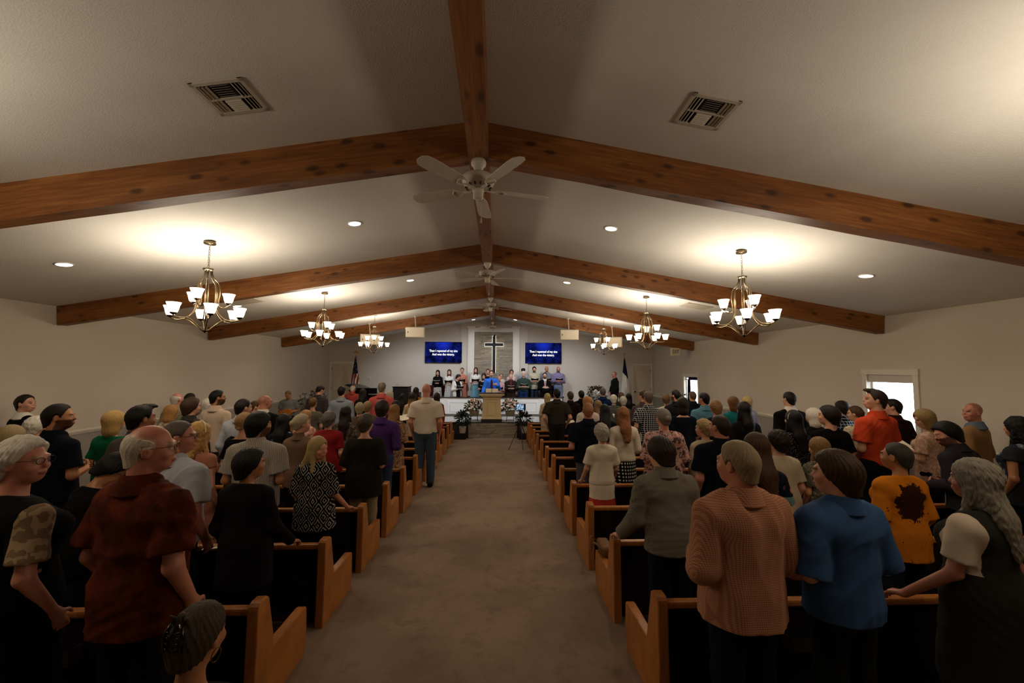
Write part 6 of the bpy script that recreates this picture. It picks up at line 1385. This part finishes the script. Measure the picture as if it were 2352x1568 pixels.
# ------------------------------------------------------------------ a few single figures
def chair_simple(x,y,z,label,rz=0):
    c=empty('side_chair',label,'chair',(x,y,z),rz)
    MB().box((-.22,-.20,.40),(.22,.22,.46),bev=.02).build('seat',M_PEWFAB,c); MB().box((-.21,-.24,.52),(.21,-.20,.82),bev=.02).build('backrest',M_PEWFAB,c)
    for lx in(-.19,.19):
        MB().cyl((lx,.18,0),(lx,.18,.42),.012,n=8).build('leg',M_BLACK,c); MB().cyl((lx,-.22,0),(lx,-.22,.60),.012,n=8).build('leg',M_BLACK,c)
chair_simple(-1.13,1.60,fz(1.60),'dark upholstered chair in the aisle under the woman with a hair clip')
person(-1.13,1.62,fz(1.62),1.59,'seated woman with ash-brown hair gathered in a black claw clip, hoop earrings',sex='f',sit=True,hair=('clip','#3a2f24','#6e5c42'),top=dict(c='#0d0708',sl='short',hem=.85,scoop=.03),bottom=dict(c='#0b0b0e'),head=(6,6),extra=('clip','hoops'),arms=('front','front'),skin='tan',res=.0068)
person(4.72,3.15,fz(3.15),1.66,'woman in a sleeveless mint dress beside the grey-haired pinafore woman',sex='f',hair=('wavy','#4a3322'),top=dict(c='#8fb5a0',sl='none',hem=.45,name='dress',flare=1.1),bottom=dict(c='#8fb5a0',skirt=.42),head=(-15,0),arms=('clasp','clasp'),res=.009,b=1.1)
# pianist seated at the grand piano
MB().box((-.28,-.16,.40),(.28,.16,.47),bev=.015).build('tmp',M_BLACK).name='piano_bench'
pb=bpy.data.objects['piano_bench']; pb.location=(-5.0,14.10,PLAT); tag(pb,'black padded piano bench under the pianist in coral','bench')
b=MB()
for lx in(-.24,.24):
    for ly in(-.12,.12): MB().cyl((lx,ly,0),(lx,ly,.41),.02,n=8).build('leg',M_BLACK,pb)
person(-5.0,14.05,PLAT+.03,1.70,'white-haired pianist in a coral shirt seated behind the flag',sit=True,hair=('fringe','#cfc8bb'),skin='ruddy',top=dict(c='#a84440',sl='long',hem=.88),head=(20,10),arms=('front','front'),res=.015)
# guitarist facing the pews
r_,hc_,wr_=person(-6.42,12.60,fz(12.6),1.70,'man in a grey tee playing a guitar beside the corner plant',hair=('crop','#6e5240'),skin='tan',top=dict(c='#6e6f70',sl='short',hem=.86,collar=False),bottom=dict(c='#22242a'),turn=165,head=(10,28),arms=('front','front'),res=.014)
gt=empty('acoustic_guitar','honey-coloured acoustic guitar held by the man in grey','guitar',(-6.36,12.34,fz(12.6)+1.02),0)
b=MB(); pts=[]
for i in range(28):
    t=2*PI*i/28; rr=.155+.03*math.cos(2*t)+.022*math.cos(t); pts.append((rr*1.15*math.cos(t)-.05,rr*.88*math.sin(t)))
b.prism(pts,-.045,.045,axis=1); b.build('body',plain('#b5712a',.25,spec=.5,name='spruce_top'),gt,None,(0,-.35,0))
MB().cyl((-.04,-.047,0),(-.04,-.046,0),.045,n=18).build('sound_hole',M_BLACK,gt,None,(0,-.35,0))
MB().box((-.60,-.06,-.022),(-.18,-.04,.022)).build('neck',M_DARKWOOD,gt,None,(0,-.35,0)); MB().box((-.72,-.055,-.035),(-.60,-.035,.035),bev=.006).build('headstock',M_DARKWOOD,gt,None,(0,-.35,0))

# ------------------------------------------------------------------ choir and preacher, facing the pews
CR=PLAT+.26
def singer(x,y,z,h,label,book=True,bz=.03,**k):
    k.setdefault('res',.0125); k.setdefault('arms',('book','book')); t=k.setdefault('turn',180)
    r,hc,wr=person(x,y,z,h,label,**k)
    if book:
        c=(wr[0]+wr[1])/2; a=-math.radians(t); lx,ly=float(c[0]),float(c[1])+.06
        X=x+lx*math.cos(a)-ly*math.sin(a); Y=y+lx*math.sin(a)+ly*math.cos(a)
        hymnal(X,Y,z+float(c[2])+bz,a,'open black hymnal held by the '+label.split(' ')[0]+' '+book,tilt=.75,size=1.15,group='open hymnals held by the choir')
    return r
W_='woman'
singer(-2.442,16.62,CR,1.57,'girl with long black hair, black cardigan and black-and-white flowered dress','with black hair and flowered dress',sex='f',hair=('long','#0b0909'),skin='pale',top=dict(c='#0b0a0c',sl='long',hem=.95,name='cardigan'),bottom=dict(c=('floral','#c9c3bb','#1a181c',40.),skirt=.45,fine=1),head=(0,14))
singer(-1.974,16.62,CR,1.59,'young woman with long auburn hair and a white grid-check dress','with auburn hair and white dress',sex='f',hair=('long','#4a2416','#6e3a22'),skin='pale',top=dict(c='#d0ccc6',sl='elbow',hem=.95),bottom=dict(c=('window','#c9c6c0','#8d929a',14.),skirt=.42,fine=1,w=.24),head=(-5,4))
singer(-1.597,16.24,PLAT,1.66,'woman with cropped dark hair, white jacket over black, in the front row','with cropped hair and white jacket',sex='f',hair=('pixie','#1d1512'),top=dict(c=('sleevepatch','#0c0c0e','#cfcac2','#d8d4cc',.10),sl='long',hem=.80,loose=1.8,name='jacket'),bottom=dict(c='#0a0a0c'),head=(-30,22),turn=150)
singer(-1.442,16.64,CR,1.66,'woman in a long coral dress with brown hair tied back','in a coral dress',sex='f',hair=('updo','#4a2c1a'),top=dict(c='#b5705c',sl='elbow',hem=.45,name='dress',flare=1.1),bottom=dict(c='#a9685a',skirt=.1,w=.22),head=(0,0),b=1.05)
singer(-.872,16.62,CR,1.68,'woman with long brown hair, white blouse and pale blue skirt','with white blouse and blue skirt',sex='f',hair=('long','#33201a','#4a2e22'),skin='pale',top=dict(c='#cfcbc4',sl='elbow',hem=1.0),bottom=dict(c='#5f8d9c',skirt=.30,w=.25,fine=1),head=(0,2))
singer(-.515,16.28,PLAT,1.69,'brown-haired woman in a scooped black top beside the preacher','in a scooped black top',sex='f',hair=('bob','#2c1812','#4a2a1c'),skin='pale',top=dict(c='#0b0a0c',sl='short',hem=.85,scoop=.05),head=(10,4))
singer(-.371,16.66,CR,1.62,'brown-haired woman in black half hidden behind the preacher','half hidden behind the preacher',sex='f',hair=('updo','#3a2216'),top=dict(c='#141216',sl='short',hem=.85,scoop=.03),head=(0,0))
r_=singer(-.190,15.10,PLAT,1.83,'preacher in a bright blue shirt and maroon tie behind the pulpit',None,hair=('short','#3a2418'),skin='pale',top=dict(c='#2f6ad0',sl='long',hem=.92,tie='#4a1220',tieout=.03,wr=1.3,loose=1.5),bottom=dict(c='#14161c'),head=(8,2),arms=('raise','lean'),res=.010,b=1.05)
singer(.110,16.28,PLAT,1.60,'bald man in a pink checked shirt peering past the preacher','in a pink checked shirt',hair=('fringe','#b9b2a8'),skin='pink',top=dict(c=('check','#c9a9a4','#a87a7c',60.),sl='long',hem=.86),head=(0,4))
singer(.184,16.66,CR,1.44,'small grey-haired woman in a cream top behind the pink checked shirt','in a cream top',sex='f',hair=('pixie','#6e655c','#8d857a'),top=dict(c='#c9bfae',sl='long',hem=.84),head=(0,5))
singer(.620,16.64,CR,1.59,'woman with fluffy red-brown hair and a pale pink top','with red-brown hair and pink top',sex='f',hair=('curly','#5c2c1c','#7d4430'),skin='pink',top=dict(c='#cfaea8',sl='long',hem=.84),head=(0,4))
singer(.582,16.28,PLAT,1.69,'old bald man in a dark brown suit reading a hymnal','in a brown suit',hair=('fringe','#cfc8bb'),skin='pale',top=dict(c='#2a1c18',sl='long',hem=.80,name='jacket',cc='#3a2420',shirtfront='#5c2a2a'),bottom=dict(c='#7d6c56'),head=(0,10),b=1.1)
singer(1.113,16.66,CR,1.65,'man in a dark cap and grey-blue shirt behind the white-haired singer','in a dark cap',hair=('short','#141010'),top=dict(c='#8d949c',sl='long',hem=.86),extra=('cap',))
singer(1.100,16.28,PLAT,1.80,'white-haired man in a dark green shirt and blue jeans','in a green shirt',hair=('short','#d6d0c6'),skin='pale',top=dict(c='#2f4038',sl='long',hem=.96,cuff=.5),bottom=dict(c=('denim','#18305c'),fine=1),head=(5,-2),b=1.12,belly=.6)
singer(1.570,16.62,CR,1.74,'bearded dark-haired man in a cream shirt looking down','with a beard and cream shirt',hair=('short','#241812'),beard='#241812',top=dict(c='#b3aa94',sl='long',hem=.80),bottom=dict(c=('denim','#2c3a50')),head=(0,14))
singer(2.102,16.64,CR,1.755,'bald tan man in a blue-grey striped shirt in the back row','in a striped shirt',hair=('bald','#7a523a'),skin='tan',top=dict(c=('plaid','#6e727d','#4a4d5c','#9a9ca4',22.),sl='long',hem=.84),head=(10,0),b=1.08)
singer(1.972,16.24,PLAT,1.74,'bearded man in a black suit, white shirt and pink tie','in a black suit',hair=('short','#15100e'),beard='#2a1c16',skin='pale',top=dict(c='#0a0a0c',sl='long',hem=.80,name='jacket',cc='#d8d4cc',shirtfront='#d8d4cc',tie='#b5807c'),head=(5,0),bz=-.08,b=1.05)
singer(2.585,16.62,CR,1.75,'bald bearded man in a lilac shirt and faded jeans at the row end','in a lilac shirt',hair=('bald','#6a4434','stubble'),beard='#4a3028',skin='ruddy',top=dict(c='#7d7094',sl='long',hem=.98),bottom=dict(c=('denim','#6a7a94'),belt=1,fine=1),head=(0,12),b=1.1)
person(4.663,15.60,PLAT,1.81,'bald usher in a black suit standing sideways beside the pedestal flowers',hair=('bald','#6b4434','stubble'),skin='ruddy',top=dict(c='#0b0c0b',sl='long',hem=.78,name='jacket',cc='#0b0c0b'),bottom=dict(c='#0b0c0b'),turn=-95,head=(0,3),arms=('clasp','clasp'),belly=.9,b=1.12,res=.0125)
# handbag hooked on the pew arm behind the lady in cream
hb=empty('handbag','tan leather shoulder bag lying on the pew arm behind the cream-dressed lady','handbag',(1.05,4.03,fz(4.03)+.352))
M_TAN=plain('#6e4a30',.55,name='tan_leather')
b=MB(); b.box((-.02,-.13,0),(.10,.13,.10),bev=.03); b.build('bag_body',M_TAN,hb,smooth=50)
b=MB(); b.tube(bez([(-.01,-.11,.06),(-.085,-.06,.12),(-.10,.0,.02),(-.085,.06,.13),(-.01,.11,.06)],6),.010,8,flat=.5); b.build('strap',M_TAN,hb,smooth=True)
# service sheets
for (x,y,z,rz,lab) in ((-2.32,3.43,fz(3.47)+.668,.3,'white folded service sheet on the pew rail beside the plum-black jacket'),(3.42,3.50,fz(3.5)+.32,.2,'white service sheet on the pew behind the mustard top')):
    s_=MB(); s_.box((-.055,-.02,0),(.055,.02,.006)); s_=s_.build('service_sheet',plain('#cfc7b4',.8,name='paper'),None,(x,y,z),(0,0,rz)); tag(s_,lab,'paper')
